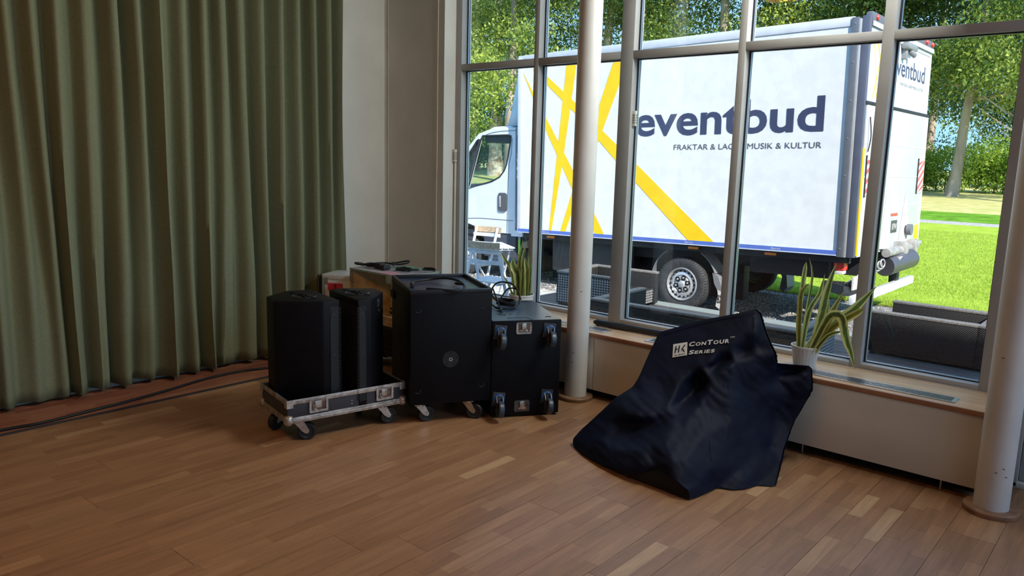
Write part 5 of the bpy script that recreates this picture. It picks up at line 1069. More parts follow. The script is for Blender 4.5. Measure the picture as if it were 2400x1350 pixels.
# mirror
T().box((-6.62, -0.05, 0.70), (-6.50, 0.10, 1.10), ch=0.03).cyl((-6.55, 0.1, 0.85), (-6.60, CY0+0.02, 0.82), 0.02, 8).obj('wing_mirror', tdark, truck)
# ------------------------------------------------------------------ rear of the truck
RY = Matrix(((0, 0, 1, 0), (1, 0, 0, 0), (0, 1, 0, 0), (0, 0, 0, 1)))    # (u,v,w) -> (x=w, y=u, z=v)
T().box((-0.12, 0.02, 0.0), (-0.02, Wd, H_-0.02)).obj('rear_frame', tgrey, truck)
T().box((0.0, 0.05, H_-0.06), (0.085, Wd, H_+0.06), ch=0.02).obj('rear_header', tgrey, truck)
T().box((0.078, 0.07, H_-0.10), (0.092, Wd, H_-0.045)).obj('header_strip', tlight, truck)
for y in (0.20, 0.62, 2.42, 2.72): T(Matrix.Translation((0.084, y, H_+0.005)) @ Matrix.Rotation(PI/2, 4, 'Y')).lathe([(0.034, 0), (0.034, 0.010), (0.026, 0.022), (0.0001, 0.026)], 14).obj('marker_lamp', redl, truck)
T().box((0.0, 0.08, 1.80), (0.06, Wd-0.01, H_-0.10)).obj('rear_upper_panel', tw, truck)
b = T(); b.box((0.058, 0.075, 1.80), (0.068, 0.14, H_-0.10)).box((0.058, Wd-0.07, 1.80), (0.068, Wd, H_-0.10)).box((0.058, 0.14, 1.80), (0.068, Wd-0.07, 1.855)).box((0.058, 0.14, H_-0.15), (0.068, Wd-0.07, H_-0.10)); b.obj('panel_frame', tlight, truck)
def rtext(txt, y0, y1, zb, zt, m, off=0.0, x=0.0615):
    t = text_mb(txt, y0, y1, zb, zt, off=off); b = T(); b.add([(x, a, c) for a, _, c in t.v], t.f); return b.obj('lettering', m, truck)
rtext('eventbud', 1.02, 2.56, 2.20, 2.42, tnavy, 0.012); rtext('FRAKTAR & LAGER MUSIK & KULTUR', 1.40, 2.50, 2.085, 2.125, tgtext, 0.0)
b = T()
for k, (ya, yb, w_) in enumerate(((0.30, 0.78, 0.05), (0.62, 0.30, 0.035), (0.20, 0.45, 0.02), (0.95, 0.42, 0.07), (0.40, 1.0, 0.05))): b.add([(0.0606+k*0.0003, ya, H_-0.15), (0.0606+k*0.0003, ya+w_, H_-0.15), (0.0606+k*0.0003, yb+w_, 1.855), (0.0606+k*0.0003, yb, 1.855)], [(0, 1, 2, 3)])
b.obj('yellow_stripe', tyel, truck)
b = T(); b.box((0.06, 1.30, 2.52), (0.16, 1.75, 2.60), ch=0.03).box((0.06, 1.36, 2.40), (0.12, 1.44, 2.53), ch=0.01).cyl((0.1, 1.52, 2.52), (0.16, 1.60, 2.46), 0.035, 12); b.obj('rear_camera', M('camera_grey', (0.25, 0.26, 0.28), 0.4), truck)
T().box((0.02, 0.03, 1.755), (0.085, Wd+0.05, 1.80), ch=0.01).obj('platform_seal', tdark, truck)
pl_ = T(); pl_.box((0.045, 0.09, -0.02), (0.085, Wd-0.02, 1.755), ch=0.006); pf = pl_.obj('tail_lift_platform', platf, truck)
b = T()
for z in (0.55, 0.93, 1.32): b.box((0.084, 0.10, z-0.006), (0.088, Wd-0.03, z+0.006))
b.box((0.082, Wd-0.05, 0.0), (0.094, Wd-0.01, 1.75)); b.obj('platform_rib', M('rib_white', (0.72, 0.72, 0.72), 0.4), pf)
T().box((0.05, 0.055, 0.0), (0.09, 0.09, 1.26), ch=0.003).obj('yellow_edge', tyel, truck)
T().tube(catmull([(0.10, 0.16, 1.62), (0.12, 0.17, 1.4), (0.10, 0.16, 1.22)], 5), 0.008, 6).obj('retaining_strap', tdark, truck)
for y0, y1 in ((0.18, 0.62), (2.50, 2.80)):
    bb = T().box((0.087, y0, 0.70), (0.093, y1, 1.16)).obj('hazard_flag', M('white_reflector', (0.80, 0.76, 0.74), 0.4), pf); st_ = T()
    for k in range(-1, 5):
        z = 0.72+k*0.115; p = [(y0, z), (y1, z+0.16), (y1, z+0.215), (y0, z+0.055)]; p = [(a, min(1.16, max(0.70, c))) for a, c in p]
        st_.add([(0.0942, a, c) for a, c in p], [(0, 1, 2, 3)])
    st_.obj('red_stripes', M('red_reflector', (0.72, 0.10, 0.10), 0.4), bb)
    T().box((0.086, y0-0.025, 0.69), (0.098, y0, 1.18)).obj('flag_edge', tdark, pf)
for (y0, y1, z0, z1, m) in ((1.36, 1.66, 0.46, 0.65, print_m), (1.36, 1.66, 0.42, 0.452, redl), (1.40, 1.66, 0.20, 0.36, M('sign_dark', (0.06, 0.06, 0.07), 0.4)), (2.58, 2.78, 0.05, 0.25, tyel)):
    T().box((0.086, y0, z0), (0.090, y1, z1)).obj('sticker', m, pf)
rtext('KPW', 1.43, 1.64, 0.24, 0.32, print_m, 0.02, x=0.0915)
for (y0, y1, yt) in ((1.78, 2.28, 1.99), (0.95, 1.30, 1.10)):
    b = T(); b.add([(0.088, y0, 0.02), (0.088, y1, 0.02), (0.088, yt, 0.74), (0.13, y0+0.05, 0.02), (0.13, y1-0.05, 0.02), (0.095, yt, 0.70)], [(0, 1, 2), (3, 5, 4), (0, 3, 4, 1), (1, 4, 5, 2), (2, 5, 3, 0)]); b.obj('platform_bracket', M('bracket_beige', (0.62, 0.57, 0.54), 0.5), pf)
T(Matrix.Translation((0.14, 1.98, 0.22))).cyl((0, 0, 0), (0.06, 0, 0), 0.075, 16).obj('rubber_roller', M('roller_grey', (0.16, 0.17, 0.2), 0.5), pf)
b = T(); b.cyl((0.16, 1.0, -0.03), (0.16, 2.4, -0.03), 0.055, 14).box((0.08, 1.60, -0.13), (0.25, 1.72, 0.08), ch=0.02).box((0.08, 2.05, -0.13), (0.25, 2.2, 0.08), ch=0.02).cyl((0.15, 2.2, 0.0), (0.15, 2.62, 0.0), 0.04, 10); b.obj('lift_hinge', M('galvanised_grey', (0.5, 0.48, 0.46), 0.45, 0.4, var=0.2, vscale=12), truck)
b = T(); b.cyl((0.10, 1.2, -0.22), (0.22, 1.9, -0.16), 0.13, 20); b.obj('lift_cylinder', M('lift_cylinder_grey', (0.12, 0.12, 0.14), 0.35, 0.4), truck)
T().box((0.19, 1.35, -0.2), (0.24, 1.5, -0.1)).obj('cylinder_label', print_m, truck)
b = T(); b.tube(catmull([(-0.15, 0.60, -0.42), (0.0, 0.66, -0.36), (0.12, 0.9, -0.2)], 6), 0.035, 8); cs_ = b.obj('hydraulic_hose', tdark, truck)
sp_ = []
for k in range(130):
    t = k/129; a = k*0.62; sp_.append((-0.12+0.30*t+0.02*math.cos(a), 0.42+0.45*t+0.055*math.cos(a), -0.44+0.30*t+0.055*math.sin(a)))
T().tube(sp_, 0.010, 5).obj('coil_spring', M('spring_light', (0.5, 0.5, 0.5), 0.4, 0.4), truck)
T().box((-0.20, 0.16, -0.20), (-0.075, 0.30, -0.055), ch=0.008).obj('tail_lamp', redl, truck)
T().box((-0.18, 0.15, -0.245), (-0.085, 0.28, -0.205), ch=0.004).obj('lamp_base', print_m, truck)
b = T(); b.add([(-0.32, 0.20, -0.34), (-0.05, 0.12, -0.38), (0.02, 0.6, -0.46), (-0.22, 0.7, -0.40), (-0.32, 0.20, -0.46), (-0.05, 0.12, -0.50), (0.02, 0.6, -0.56), (-0.22, 0.7, -0.50)], [(0, 1, 2, 3), (4, 7, 6, 5), (0, 4, 5, 1), (1, 5, 6, 2), (2, 6, 7, 3), (3, 7, 4, 0)]); b.obj('lift_frame', tdark, truck)
T().box((0.02, 0.10, -0.60), (0.10, Wd-0.1, -0.49), ch=0.01).obj('underrun_bar', M('white_bar', (0.7, 0.72, 0.75), 0.4), truck)
T().box((-0.04, 1.95, -0.52), (0.06, 2.10, -0.10), ch=0.01).box((-0.04, 0.75, -0.52), (0.06, 0.90, -0.10), ch=0.01).obj('bar_bracket', tdark, truck)
T().box((0.0, 0.25, -0.44), (0.02, 0.55, -0.28)).obj('number_plate', print_m, truck)
# ================================================================== OUTSIDE
gravel_m = M('grey_gravel', (0.40, 0.37, 0.35), 0.9, vscale=38, col2=(0.09, 0.09, 0.11), bump=1.0, bscale=45)
grass_m = M('mown_lawn', (0.42, 0.55, 0.07), 0.9, vscale=3.0, col2=(0.33, 0.47, 0.045), bump=1.0, bscale=30, spec=0.1)
dry_m = M('dry_grass', (0.66, 0.58, 0.28), 0.9, vscale=2.5, col2=(0.50, 0.50, 0.17), bump=1.0, bscale=20, spec=0.1)
grn2 = M('darker_lawn', (0.16, 0.36, 0.03), 0.9, vscale=3.0, var=0.2, bump=1.0, bscale=30, spec=0.1)
def gz(y): return -0.352 if y < 12 else (-0.352+0.0435*(y-12) if y < 32 else 0.518+0.012*(y-32))
def strip_ground(name, y0, y1, m, dz=0.0, curve=0.0, th=0.0):
    xs = np.linspace(-90, 60, 61); ys = np.linspace(y0, y1, max(2, int((y1-y0)/1.5)+1)); V = []; 
    for y in ys:
        for x in xs: V.append((x, y+curve*math.sin(x*0.35)*(1 if y in (ys[0], ys[-1]) else 0.6), gz(y)+dz))
    n = len(xs); F = [(i*n+j, i*n+j+1, (i+1)*n+j+1, (i+1)*n+j) for i in range(len(ys)-1) for j in range(n-1)]
    o = np_mesh(name, V, F, m); return o
tag(strip_ground('gravel_yard', -40, 11.4, gravel_m, 0, 0), 'grey gravel yard the truck stands on', 'gravel', kind='structure')
tag(strip_ground('lawn', 11.15, 22.3, grass_m, 0.012, 0.06), 'bright green mown lawn behind the truck', 'lawn', kind='structure')
tag(strip_ground('gravel_path', 22.2, 23.2, M('pale_path', (0.50, 0.47, 0.45), 0.9, vscale=20, var=0.2), 0.01, 0.05), 'narrow pale path across the far lawn', 'path', kind='structure')
tag(strip_ground('far_lawn', 23.1, 25.6, grn2, 0.012, 0.08), 'darker green strip of lawn beyond the path', 'lawn', kind='structure')
tag(strip_ground('dry_meadow', 25.4, 90, dry_m, 0.008, 0.1), 'dry yellowish grass below the trees', 'meadow', kind='structure')
# loose stones on the gravel, grass blades on the lawn
rs = np.random.RandomState(4)
n = 15000; c = np.stack([rs.uniform(-9, -0.8, n), rs.uniform(7.9, 11.3, n), np.full(n, -0.35)], 1)
oc = np.array([(1, 0, 0), (0, 1, 0), (-1, 0, 0), (0, -1, 0), (0, 0, 1)], float); sc = rs.uniform(0.007, 0.02, (n, 1, 1)); ag = rs.uniform(0, PI, n)
R2 = np.stack([np.stack([np.cos(ag), -np.sin(ag), 0*ag], 1), np.stack([np.sin(ag), np.cos(ag), 0*ag], 1), np.stack([0*ag, 0*ag, 1+0*ag], 1)], 1)
V = (oc[None]*sc*np.array([1, 0.75, 0.7])) @ R2.transpose(0, 2, 1)+c[:, None]; F = np.array([(0, 1, 4), (1, 2, 4), (2, 3, 4), (3, 0, 4)])[None]+(np.arange(n)*5)[:, None, None]
o = np_mesh('loose_gravel', V.reshape(-1, 3), F.reshape(-1, 3), tone_mat('gravel_stones', [(0, (0.12, 0.12, 0.13)), (0.5, (0.34, 0.32, 0.30)), (1, (0.62, 0.58, 0.54))], 0.85), None, np.repeat(rs.rand(n), 5)); tag(o, 'loose pebbles scattered over the gravel yard', 'pebbles', kind='stuff')
n = 90000; yy = 11.05+ (rs.rand(n)**1.7)*9.5; xx = rs.uniform(-1, 1, n)*3.2-yy*0.27; h = rs.uniform(0.02, 0.05, n); a = rs.uniform(0, 2*PI, n); w_ = 0.006
zz = np.array([gz(y) for y in yy])+0.01
V = np.stack([np.stack([xx-w_*np.cos(a), yy-w_*np.sin(a), zz], 1), np.stack([xx+w_*np.cos(a), yy+w_*np.sin(a), zz], 1), np.stack([xx+h*0.5*np.sin(a*1.7), yy+h*0.5*np.cos(a*2.3), zz+h], 1)], 1)
F = np.arange(3*n).reshape(-1, 3); o = np_mesh('grass_blades', V.reshape(-1, 3), F, tone_mat('grass_blade', [(0, (0.30, 0.42, 0.04)), (0.6, (0.44, 0.57, 0.07)), (1, (0.60, 0.64, 0.18))], 0.6, transl=0.35), None, np.repeat(rs.rand(n), 3)); tag(o, 'short grass blades of the sunlit lawn', 'grass', kind='stuff')
# deck
dk = bpy.data.objects.new('wooden_deck', None); COL.objects.link(dk); dk.location = (-3, 6, -0.35); tag(dk, 'dark slatted deck outside the windows under the wicker furniture', 'deck', kind='structure'); I = inv((-3, 6, -0.35))
deck_m = M('dark_deck_boards', (0.085, 0.08, 0.085), 0.55, var=0.25, vscale=5, stretch=(1, 14, 14))
y = 4.58
while y < 8.0: MB(I).box((-5.75, y, -0.178), (1.5, y+0.118, -0.150), ch=0.003).obj('deck_board', deck_m, dk); y += 0.125
MB(I).box((-5.75, 8.01, -0.33), (1.5, 8.05, -0.148), ch=0.003).box((-5.80, 4.58, -0.33), (-5.76, 8.05, -0.148), ch=0.003).obj('deck_edge', M('greenish_grey_edge', (0.26, 0.29, 0.28), 0.6), dk)
lab(MB(I).box((-5.75, 7.80, -0.149), (1.5, 8.0, -0.142)).obj('edge_board', M('greenish_grey_edge', (0.26, 0.29, 0.28), 0.6), dk), 'greenish grey edge board')
for x in (-5.5, -3.8, -2.1, -0.4, 1.2): MB(I).box((x, 4.6, -0.348), (x+0.08, 8.0, -0.18)).obj('joist', deck_m, dk)
# pavers at the bistro corner
pv = bpy.data.objects.new('paving', None); COL.objects.link(pv); pv.location = (-7.5, 8, -0.352); tag(pv, 'light concrete paving slabs beside the bistro set', 'paving', kind='structure'); I = inv((-7.5, 8, -0.352))
pm_ = M('light_concrete_slab', (0.60, 0.57, 0.52), 0.85, var=0.12, vscale=10, bump=0.4, bscale=80)
for i in range(10):
    for j in range(7):
        x, y = -10.0+i*0.42, 5.6+j*0.42; z = -0.338+random.uniform(-0.003, 0.003)
        MB(I).box((x, y, -0.37), (x+0.405, y+0.405, z), ch=0.006).obj('slab', pm_, pv)
# ------------------------------------------------------------------ wicker furniture
def wicker_mat():
    m = bpy.data.materials.new('dark_wicker'); m.use_nodes = True; t = m.node_tree; b = t.nodes['Principled BSDF']; b.inputs['Roughness'].default_value = 0.65
    g = t.nodes.new('ShaderNodeNewGeometry'); s = t.nodes.new('ShaderNodeSeparateXYZ'); t.links.new(g.outputs['Position'], s.inputs[0])
    ad = t.nodes.new('ShaderNodeMath'); ad.operation = 'ADD'; t.links.new(s.outputs[0], ad.inputs[0]); t.links.new(s.outputs[1], ad.inputs[1])
    def wv(src, f):
        mu = t.nodes.new('ShaderNodeMath'); mu.operation = 'MULTIPLY'; mu.inputs[1].default_value = f; t.links.new(src, mu.inputs[0])
        sn = t.nodes.new('ShaderNodeMath'); sn.operation = 'SINE'; t.links.new(mu.outputs[0], sn.inputs[0]); return sn.outputs[0]
    a = wv(ad.outputs[0], 2*PI/0.024); z = wv(s.outputs[2], 2*PI/0.016)
    mu = t.nodes.new('ShaderNodeMath'); mu.operation = 'MULTIPLY'; t.links.new(a, mu.inputs[0]); t.links.new(z, mu.inputs[1])
    r = t.nodes.new('ShaderNodeMapRange'); r.inputs[1].default_value = -1; r.inputs[2].default_value = 1; t.links.new(mu.outputs[0], r.inputs[0])
    mx = t.nodes.new('ShaderNodeMix'); mx.data_type = 'RGBA'; mx.inputs['A'].default_value = (0.006, 0.006, 0.007, 1); mx.inputs['B'].default_value = (0.024, 0.022, 0.022, 1)
    t.links.new(r.outputs[0], mx.inputs[0]); t.links.new(mx.outputs['Result'], b.inputs['Base Color'])
    bp = t.nodes.new('ShaderNodeBump'); bp.inputs['Strength'].default_value = 1; bp.inputs['Distance'].default_value = 0.004; t.links.new(r.outputs[0], bp.inputs['Height']); t.links.new(bp.outputs[0], b.inputs['Normal'])
    return m
wick = wicker_mat(); wick_rim = M('wicker_rim', (0.20, 0.185, 0.175), 0.5, var=0.2, vscale=60, bump=0.8, bscale=150)
def seat_unit(nm, label, cat, loc, rz, L, D, H, at=0.075, group=None):
    """open side towards +y; arms at both ends of the x extent, back along y=0"""
    t = thing(nm, label, cat, loc, rz, group)
    def wall(x0, y0, x1, y1, n):
        o = MB().box((x0, y0, 0.02), (x1, y1, H-0.02), ch=0.008).obj(n, wick, t)
        rm = MB(); rm.box((x0-0.004, y0-0.004, H-0.022), (x1+0.004, y1+0.004, H+0.004), ch=0.008)
        rb_ = rm.obj('rim', wick_rim, o)
        return o
    wall(0, 0, L, at, 'back'); wall(0, at, at, D, 'arm'); wall(L-at, at, L, D, 'arm')
    MB().box((at, at, 0.03), (L-at, D-0.02, H*0.52), ch=0.012).obj('seat_base', wick, t)
    lt = MB()
    k = at+0.05
    while k < L-at-0.03: lt.box((k, D-0.021, 0.04), (k+0.008, D-0.017, H*0.5)); k += 0.035
    k = 0.05
    while k < H*0.5: lt.box((at+0.02, D-0.022, k), (L-at-0.02, D-0.016, k+0.006)); k += 0.03
    lt.obj('lattice', M('wicker_light_strand', (0.34, 0.33, 0.34), 0.5), t)
    lt = MB(); k = 0.03
    while k < D-0.02: lt.box((L-0.001, k, 0.04), (L+0.004, k+0.010, H-0.03)); k += 0.032
    k = 0.05
    while k < H-0.04: lt.box((L-0.001, 0.02, k), (L+0.005, D-0.02, k+0.009)); k += 0.028
    lt.obj('lattice', MATS['wicker_light_strand'], t)
    for x in (0.04, L-0.04):
        for y in (0.04, D-0.04): MB().box((x-0.02, y-0.02, 0), (x+0.02, y+0.02, 0.025)).obj('leg', tdark, t)
    return t
dz = -0.1499
seat_unit('wicker_sofa', 'dark wicker sofa with its back to the window behind the sill', 'sofa', (-4.04, 5.80, dz), 0.03, 1.93, 0.92, 0.385)
seat_unit('wicker_armchair', 'dark wicker armchair seen behind the left white column', 'armchair', (-5.36, 7.80, dz), -PI/2+0.05, 0.84, 0.86, 0.385)
seat_unit('wicker_armchair', 'dark wicker armchair outside the rightmost window with its back out of view', 'armchair', (-1.08, 7.24, dz), PI/2, 0.78, 0.92, 0.385)
# ------------------------------------------------------------------ bistro set
bw = M('whitewashed_slat', (0.66, 0.68, 0.72), 0.6, var=0.08, vscale=20); bwood = M('weathered_tan_slat', (0.55, 0.40, 0.27), 0.65, var=0.25, vscale=16, stretch=(1, 6, 6)); bmetal = M('white_powder_coat', (0.72, 0.74, 0.78), 0.4)
def bistro_chair(loc, rz, label):
    t = thing('folding_chair', label, 'chair', loc, rz, None)
    # back along y=0 facing +y ; width along x 0..0.42
    for x in (0.045, 0.375):
        m = MB(); m.add([(x-0.013, 0.30, 0), (x+0.013, 0.30, 0), (x+0.013, 0.325, 0), (x-0.013, 0.325, 0), (x-0.013, -0.03, 0.90), (x+0.013, -0.03, 0.90), (x+0.013, -0.008, 0.90), (x-0.013, -0.008, 0.90)], [(0, 3, 2, 1), (4, 5, 6, 7), (0, 1, 5, 4), (1, 2, 6, 5), (2, 3, 7, 6), (3, 0, 4, 7)]); m.obj('leg', bmetal, t)
        m = MB(); q = x+(0.028 if x < 0.2 else -0.028); m.add([(q-0.012, -0.02, 0), (q+0.012, -0.02, 0), (q+0.012, 0.005, 0), (q-0.012, 0.005, 0), (q-0.012, 0.38, 0.44), (q+0.012, 0.38, 0.44), (q+0.012, 0.405, 0.44), (q-0.012, 0.405, 0.44)], [(0, 3, 2, 1), (4, 5, 6, 7), (0, 1, 5, 4), (1, 2, 6, 5), (2, 3, 7, 6), (3, 0, 4, 7)]); m.obj('leg', bmetal, t)
    def back_slat(z0, z1, m, nm, dy=0):
        b = MB(); n = 8; vs = []
        for k in range(n+1):
            x = 0.42*k/n; y = -0.045-0.03*math.sin(PI*k/n)+dy+0.05*(0.9-z1)
            for (a, c) in ((0, z0), (0.018, z0), (0.018, z1), (0, z1)): vs.append((x, y+a, c))
        fs = [(4*k+j, 4*k+(j+1) % 4, 4*k+4+(j+1) % 4, 4*k+4+j) for k in range(n) for j in range(4)]+[(0, 1, 2, 3), (4*n+3, 4*n+2, 4*n+1, 4*n)]
        b.add(vs, fs); return b.obj(nm, m, t)
    lab(back_slat(0.83, 0.905, bwood, 'back_slat'), 'tan weathered top slat')
    back_slat(0.775, 0.822, bw, 'back_slat', 0.02); back_slat(0.655, 0.70, bw, 'back_slat', 0.03)
    for k in range(6): MB().box((0.0, 0.02+k*0.066, 0.44), (0.42, 0.072+k*0.066, 0.456), ch=0.003).obj('seat_slat', bw, t)
    MB().box((0.04, 0.0, 0.42), (0.06, 0.40, 0.44)).box((0.36, 0.0, 0.42), (0.38, 0.40, 0.44)).obj('seat_rail', bmetal, t)
    return t
bistro_chair((-6.01, 6.23, -0.3345), 0.18, 'pale folding chair nearest the window with its back to the room')
bistro_chair((-6.83, 7.66, -0.3345), PI+0.18, 'pale folding chair on the far side of the white slatted table')
tb = thing('bistro_table', 'white slatted folding table between the two pale chairs', 'table', (-6.30, 7.36, -0.3345), 2.58)
for k in range(7): MB().box((0.0, 0.0+k*0.080, 0.70), (0.62, 0.072+k*0.080, 0.716), ch=0.002).obj('top_slat', bw, tb)
for y in (0.03, 0.52):
    MB().add([(0.06, y, 0), (0.085, y, 0), (0.085, y+0.02, 0), (0.06, y+0.02, 0), (0.52, y, 0.70), (0.545, y, 0.70), (0.545, y+0.02, 0.70), (0.52, y+0.02, 0.70)], [(0, 3, 2, 1), (4, 5, 6, 7), (0, 1, 5, 4), (1, 2, 6, 5), (2, 3, 7, 6), (3, 0, 4, 7)]).obj('leg', bmetal, tb)
    MB().add([(0.535, y-0.001, 0), (0.56, y-0.001, 0), (0.56, y+0.019, 0), (0.535, y+0.019, 0), (0.06, y-0.001, 0.70), (0.085, y-0.001, 0.70), (0.085, y+0.019, 0.70), (0.06, y+0.019, 0.70)], [(0, 3, 2, 1), (4, 5, 6, 7), (0, 1, 5, 4), (1, 2, 6, 5), (2, 3, 7, 6), (3, 0, 4, 7)]).obj('leg', bmetal, tb)
MB().box((0.03, 0.01, 0.675), (0.05, 0.55, 0.699)).box((0.57, 0.01, 0.675), (0.59, 0.55, 0.699)).obj('apron', bmetal, tb)
# ------------------------------------------------------------------ trees and bushes
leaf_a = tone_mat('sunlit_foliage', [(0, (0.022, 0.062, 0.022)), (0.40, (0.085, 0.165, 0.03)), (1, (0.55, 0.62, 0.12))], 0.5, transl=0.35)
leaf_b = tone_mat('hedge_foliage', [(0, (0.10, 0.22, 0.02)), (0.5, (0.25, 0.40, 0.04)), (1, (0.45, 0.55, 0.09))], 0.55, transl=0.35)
bark_m = M('brown_grey_bark', (0.48, 0.39, 0.32), 0.9, vscale=3, col2=(0.24, 0.19, 0.15), bump=1.0, bscale=14, stretch=(1, 1, 0.25))
birch_m = M('pale_peeling_bark', (0.72, 0.62, 0.54), 0.8, vscale=2.5, col2=(0.40, 0.22, 0.14), bump=0.5, bscale=12)
def foliage(centers, radii, per, size, seed, name, m, parent, tone=0.5):
    r = np.random.RandomState(seed); C_ = []; TT = []; S_ = []
    for (c, R_) in zip(centers, radii):
        n = int(per*R_*R_); d = r.normal(size=(n, 3)); d /= np.linalg.norm(d, axis=1)[:, None]; rr = R_*(r.rand(n)**0.45)
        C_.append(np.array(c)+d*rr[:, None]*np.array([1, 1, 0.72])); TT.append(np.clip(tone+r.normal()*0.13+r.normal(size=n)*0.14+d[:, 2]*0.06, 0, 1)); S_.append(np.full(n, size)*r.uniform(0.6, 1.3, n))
    C_ = np.concatenate(C_); TT = np.concatenate(TT); S_ = np.concatenate(S_); n = len(C_)
    a = r.normal(size=(n, 3)); a[:, 2] -= 0.5; a /= np.linalg.norm(a, axis=1)[:, None]; b = np.cross(a, r.normal(size=(n, 3))); b /= np.linalg.norm(b, axis=1)[:, None]
    s = S_[:, None]; V = np.stack([C_-a*s*0.9, C_+b*s*0.45, C_+a*s*0.9, C_-b*s*0.45], 1)-I_loc(parent)
    F = np.arange(4*n).reshape(-1, 4); o = np_mesh(name, V.reshape(-1, 3), F, m, parent, np.repeat(TT, 4)); o['kind'] = 'stuff'; return n
def I_loc(p): return np.array(p.location) if p is not None else np.zeros(3)
def tree(x, y, trunk_r, H, clumps, label, m=leaf_a, bark=bark_m, lean=(0, 0), top=None, per=430, size=0.085, seed=0, tone=0.5, branches=()):
    z = gz(y)-0.05; t = thing('tree', label, 'tree', (x, y, z), 0, None); r = random.Random(seed)
    hh = top or H*0.8; P = [(lean[0]*s_*s_*0.3+lean[0]*s_*0.7+r.uniform(-.08, .08)*(0 < s_), lean[1]*s_+r.uniform(-.08, .08)*(0 < s_), hh*s_) for s_ in (0, 0.12, 0.3, 0.5, 0.75, 1)]
    Q = catmull(P, 4); MB().tube(Q, [trunk_r*(1.25-0.5*(k/(len(Q)-1))**0.5 if k < 3 else 1.0-0.7*k/(len(Q)-1)) for k in range(len(Q))], 14).obj('trunk', bark, t, smooth=60)
    for (bz, ang_, ln, br) in branches:
        i = min(len(Q)-1, int(bz/hh*(len(Q)-1))); p = Q[i]; e = p+Vector((math.cos(ang_)*ln, math.sin(ang_)*ln*0.4, ln*0.45)); mm = (p+e)/2+Vector((0, 0, -0.12*ln))
        MB().tube(catmull([p, mm, e], 5), [br*(1-0.8*k/10) for k in range(11)], 7).obj('branch', bark, t)
    return foliage([(x+a, y+b, z+c_) for a, b, c_, R_ in clumps], [q[3] for q in clumps], per, size, seed, 'foliage', m, t, tone)
rt = random.Random(21)
def crown(n, w, d, z0, z1, r0, r1): return [(rt.uniform(-w, w), rt.uniform(-d, d), rt.uniform(z0, z1), rt.uniform(r0, r1)) for _ in range(n)]
tot = 0
tot += tree(-6.50, 32.0, 0.21, 12, crown(62, 4.2, 2.4, 4.7, 13, 1.0, 1.9)+[(0.3, -0.9, 4.3, 0.7), (-0.7, -0.5, 4.9, 0.9), (1.1, -0.6, 4.9, 0.9)], 'stout leaning tree trunk standing on the lawn right of the truck', lean=(0.7, 0), seed=1, tone=0.45, top=10, branches=((4.5, 0.3, 3.2, 0.09), (5.2, 2.8, 3, 0.1)))
tot += tree(-3.25, 30.0, 0.15, 12, crown(40, 3.0, 2.2, 3.9, 12, 0.9, 1.8), 'grey tree trunk half hidden by the right end of the window', lean=(0.5, 0), seed=2, tone=0.5, top=10, branches=((3.2, 3.3, 2.4, 0.05), (3.8, 2.9, 2.8, 0.06), (2.6, 3.6, 1.8, 0.035)))
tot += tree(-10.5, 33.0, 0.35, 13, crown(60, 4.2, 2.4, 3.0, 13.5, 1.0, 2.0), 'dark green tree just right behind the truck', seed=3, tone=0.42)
tot += tree(-15.5, 31.0, 0.35, 14, crown(50, 4.0, 2.4, 5.5, 14, 1.1, 2.0), 'bright green tree above the rear of the cargo box', seed=4, tone=0.62)
tot += tree(-20.5, 30.0, 0.35, 14, crown(46, 3.8, 2.4, 5.5, 14, 1.1, 2.0), 'tall tree above the middle of the cargo box', seed=5, tone=0.5)
tot += tree(-24.0, 27.5, 0.3, 13, crown(34, 3.0, 2.2, 4.5, 12.5, 0.9, 1.7), 'light green tree above the front of the cargo box', seed=6, tone=0.62)
tot += tree(-28.5, 31.5, 0.40, 14, crown(30, 3.8, 2.2, 2.5, 13, 0.8, 1.5), 'tree with pale peeling bark at the far left window', bark=birch_m, seed=7, tone=0.52, top=13, branches=((6.5, 2.6, 3.2, 0.10), (8, 0.6, 2.6, 0.09)))
tot += tree(-34.5, 36.0, 0.35, 13, crown(34, 4.0, 2.2, 1.5, 12, 1.0, 1.9), 'dark tree filling the gap left of the cab', seed=8, tone=0.35)
tot += tree(-19.0, 22.0, 0.16, 6, crown(12, 1.9, 1.4, 1.2, 5.6, 0.7, 1.2), 'small light green tree standing behind the cab roof', seed=9, tone=0.62, per=480)
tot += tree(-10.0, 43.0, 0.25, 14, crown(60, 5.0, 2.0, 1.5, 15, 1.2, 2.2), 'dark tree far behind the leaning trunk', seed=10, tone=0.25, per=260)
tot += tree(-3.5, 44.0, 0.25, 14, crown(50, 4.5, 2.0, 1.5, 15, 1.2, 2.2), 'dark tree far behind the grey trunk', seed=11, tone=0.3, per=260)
tot += tree(-44.0, 34.0, 0.3, 14, crown(36, 5.0, 2.2, 2.0, 13, 1.2, 2.2), 'tree beyond the meadow far left of the cab', seed=12, tone=0.45, per=200)
tot += tree(-54.0, 33.0, 0.3, 14, crown(36, 5.0, 2.2, 2.0, 13, 1.2, 2.2), 'tree at the far left end of the row', seed=13, tone=0.5, per=200)
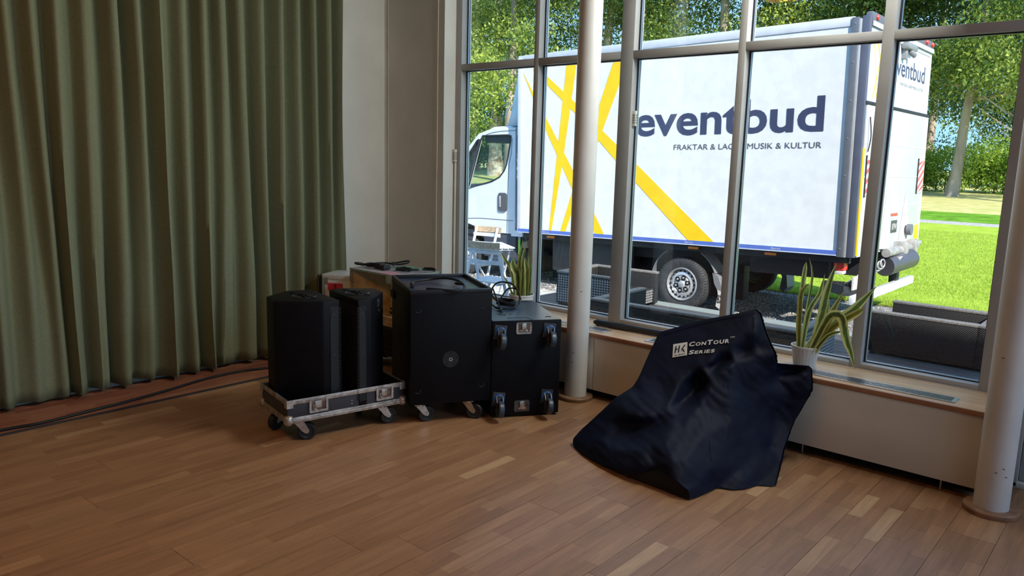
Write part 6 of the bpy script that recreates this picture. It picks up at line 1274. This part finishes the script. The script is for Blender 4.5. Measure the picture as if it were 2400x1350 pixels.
bushes = [(-12.5, 35, 'sunlit'), (-9.8, 35.5, 'sunlit'), (-7.6, 36, 'sunlit'), (-5.6, 36.5, 'sunlit'), (-3.6, 36.5, 'sunlit'), (-17, 36, 'back'), (-24, 34, 'back'), (-30, 38, 'back'), (-37, 40, 'back'), (-1.5, 36, 'back')]
lbl = ['bright green bush beside the rear edge of the truck', 'bright green bush left of the leaning trunk', 'bright green bush right behind the leaning trunk', 'bright green bush between the two trunks', 'bright green bush at the foot of the grey trunk',
       'green thicket hidden behind the cargo box', 'green thicket seen through the cab window', 'green thicket left of the cab window', 'green thicket behind the bistro table', 'green thicket at the right end of the meadow']
for k, (x, y, kd) in enumerate(bushes):
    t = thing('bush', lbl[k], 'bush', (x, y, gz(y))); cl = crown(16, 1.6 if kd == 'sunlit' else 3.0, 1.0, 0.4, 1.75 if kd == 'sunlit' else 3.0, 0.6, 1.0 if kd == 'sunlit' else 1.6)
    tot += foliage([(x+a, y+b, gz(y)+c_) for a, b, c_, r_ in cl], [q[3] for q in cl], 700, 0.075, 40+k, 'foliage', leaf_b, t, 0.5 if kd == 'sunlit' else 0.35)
    for q in range(3): MB().tube([(q*0.3-0.3, 0, -0.05), (q*0.35-0.35, 0.1, 0.8)], 0.03, 6).obj('stem', bark_m, t)
print('leaves', tot)

GRP = {'folding_chair': 'folding chairs of the bistro set', 'loudspeaker': 'speakers standing in the case tray', 'subwoofer': 'black subwoofers', 'wicker_armchair': 'wicker armchairs on the deck', 'tree': 'trees behind the truck',
       'bush': 'bushes below the trees', 'column': 'white round columns', 'snake_plant': 'snake plants on the sill', 'vent_grille': 'sill grilles', 'contact_sensor': 'white barcode sensors'}
STUFF = ('rivets', 'seam', 'plate_screws', 'screws', 'rim_slots', 'wheel_nuts', 'tread_blocks', 'barcode', 'red_stripes', 'door_seam', 'lattice')
for o in list(COL.objects):
    b = o.name.split('.')[0]
    if o.parent is None and b in GRP: o['group'] = GRP[b]
    if o.parent is not None and b in STUFF: o['kind'] = 'stuff'
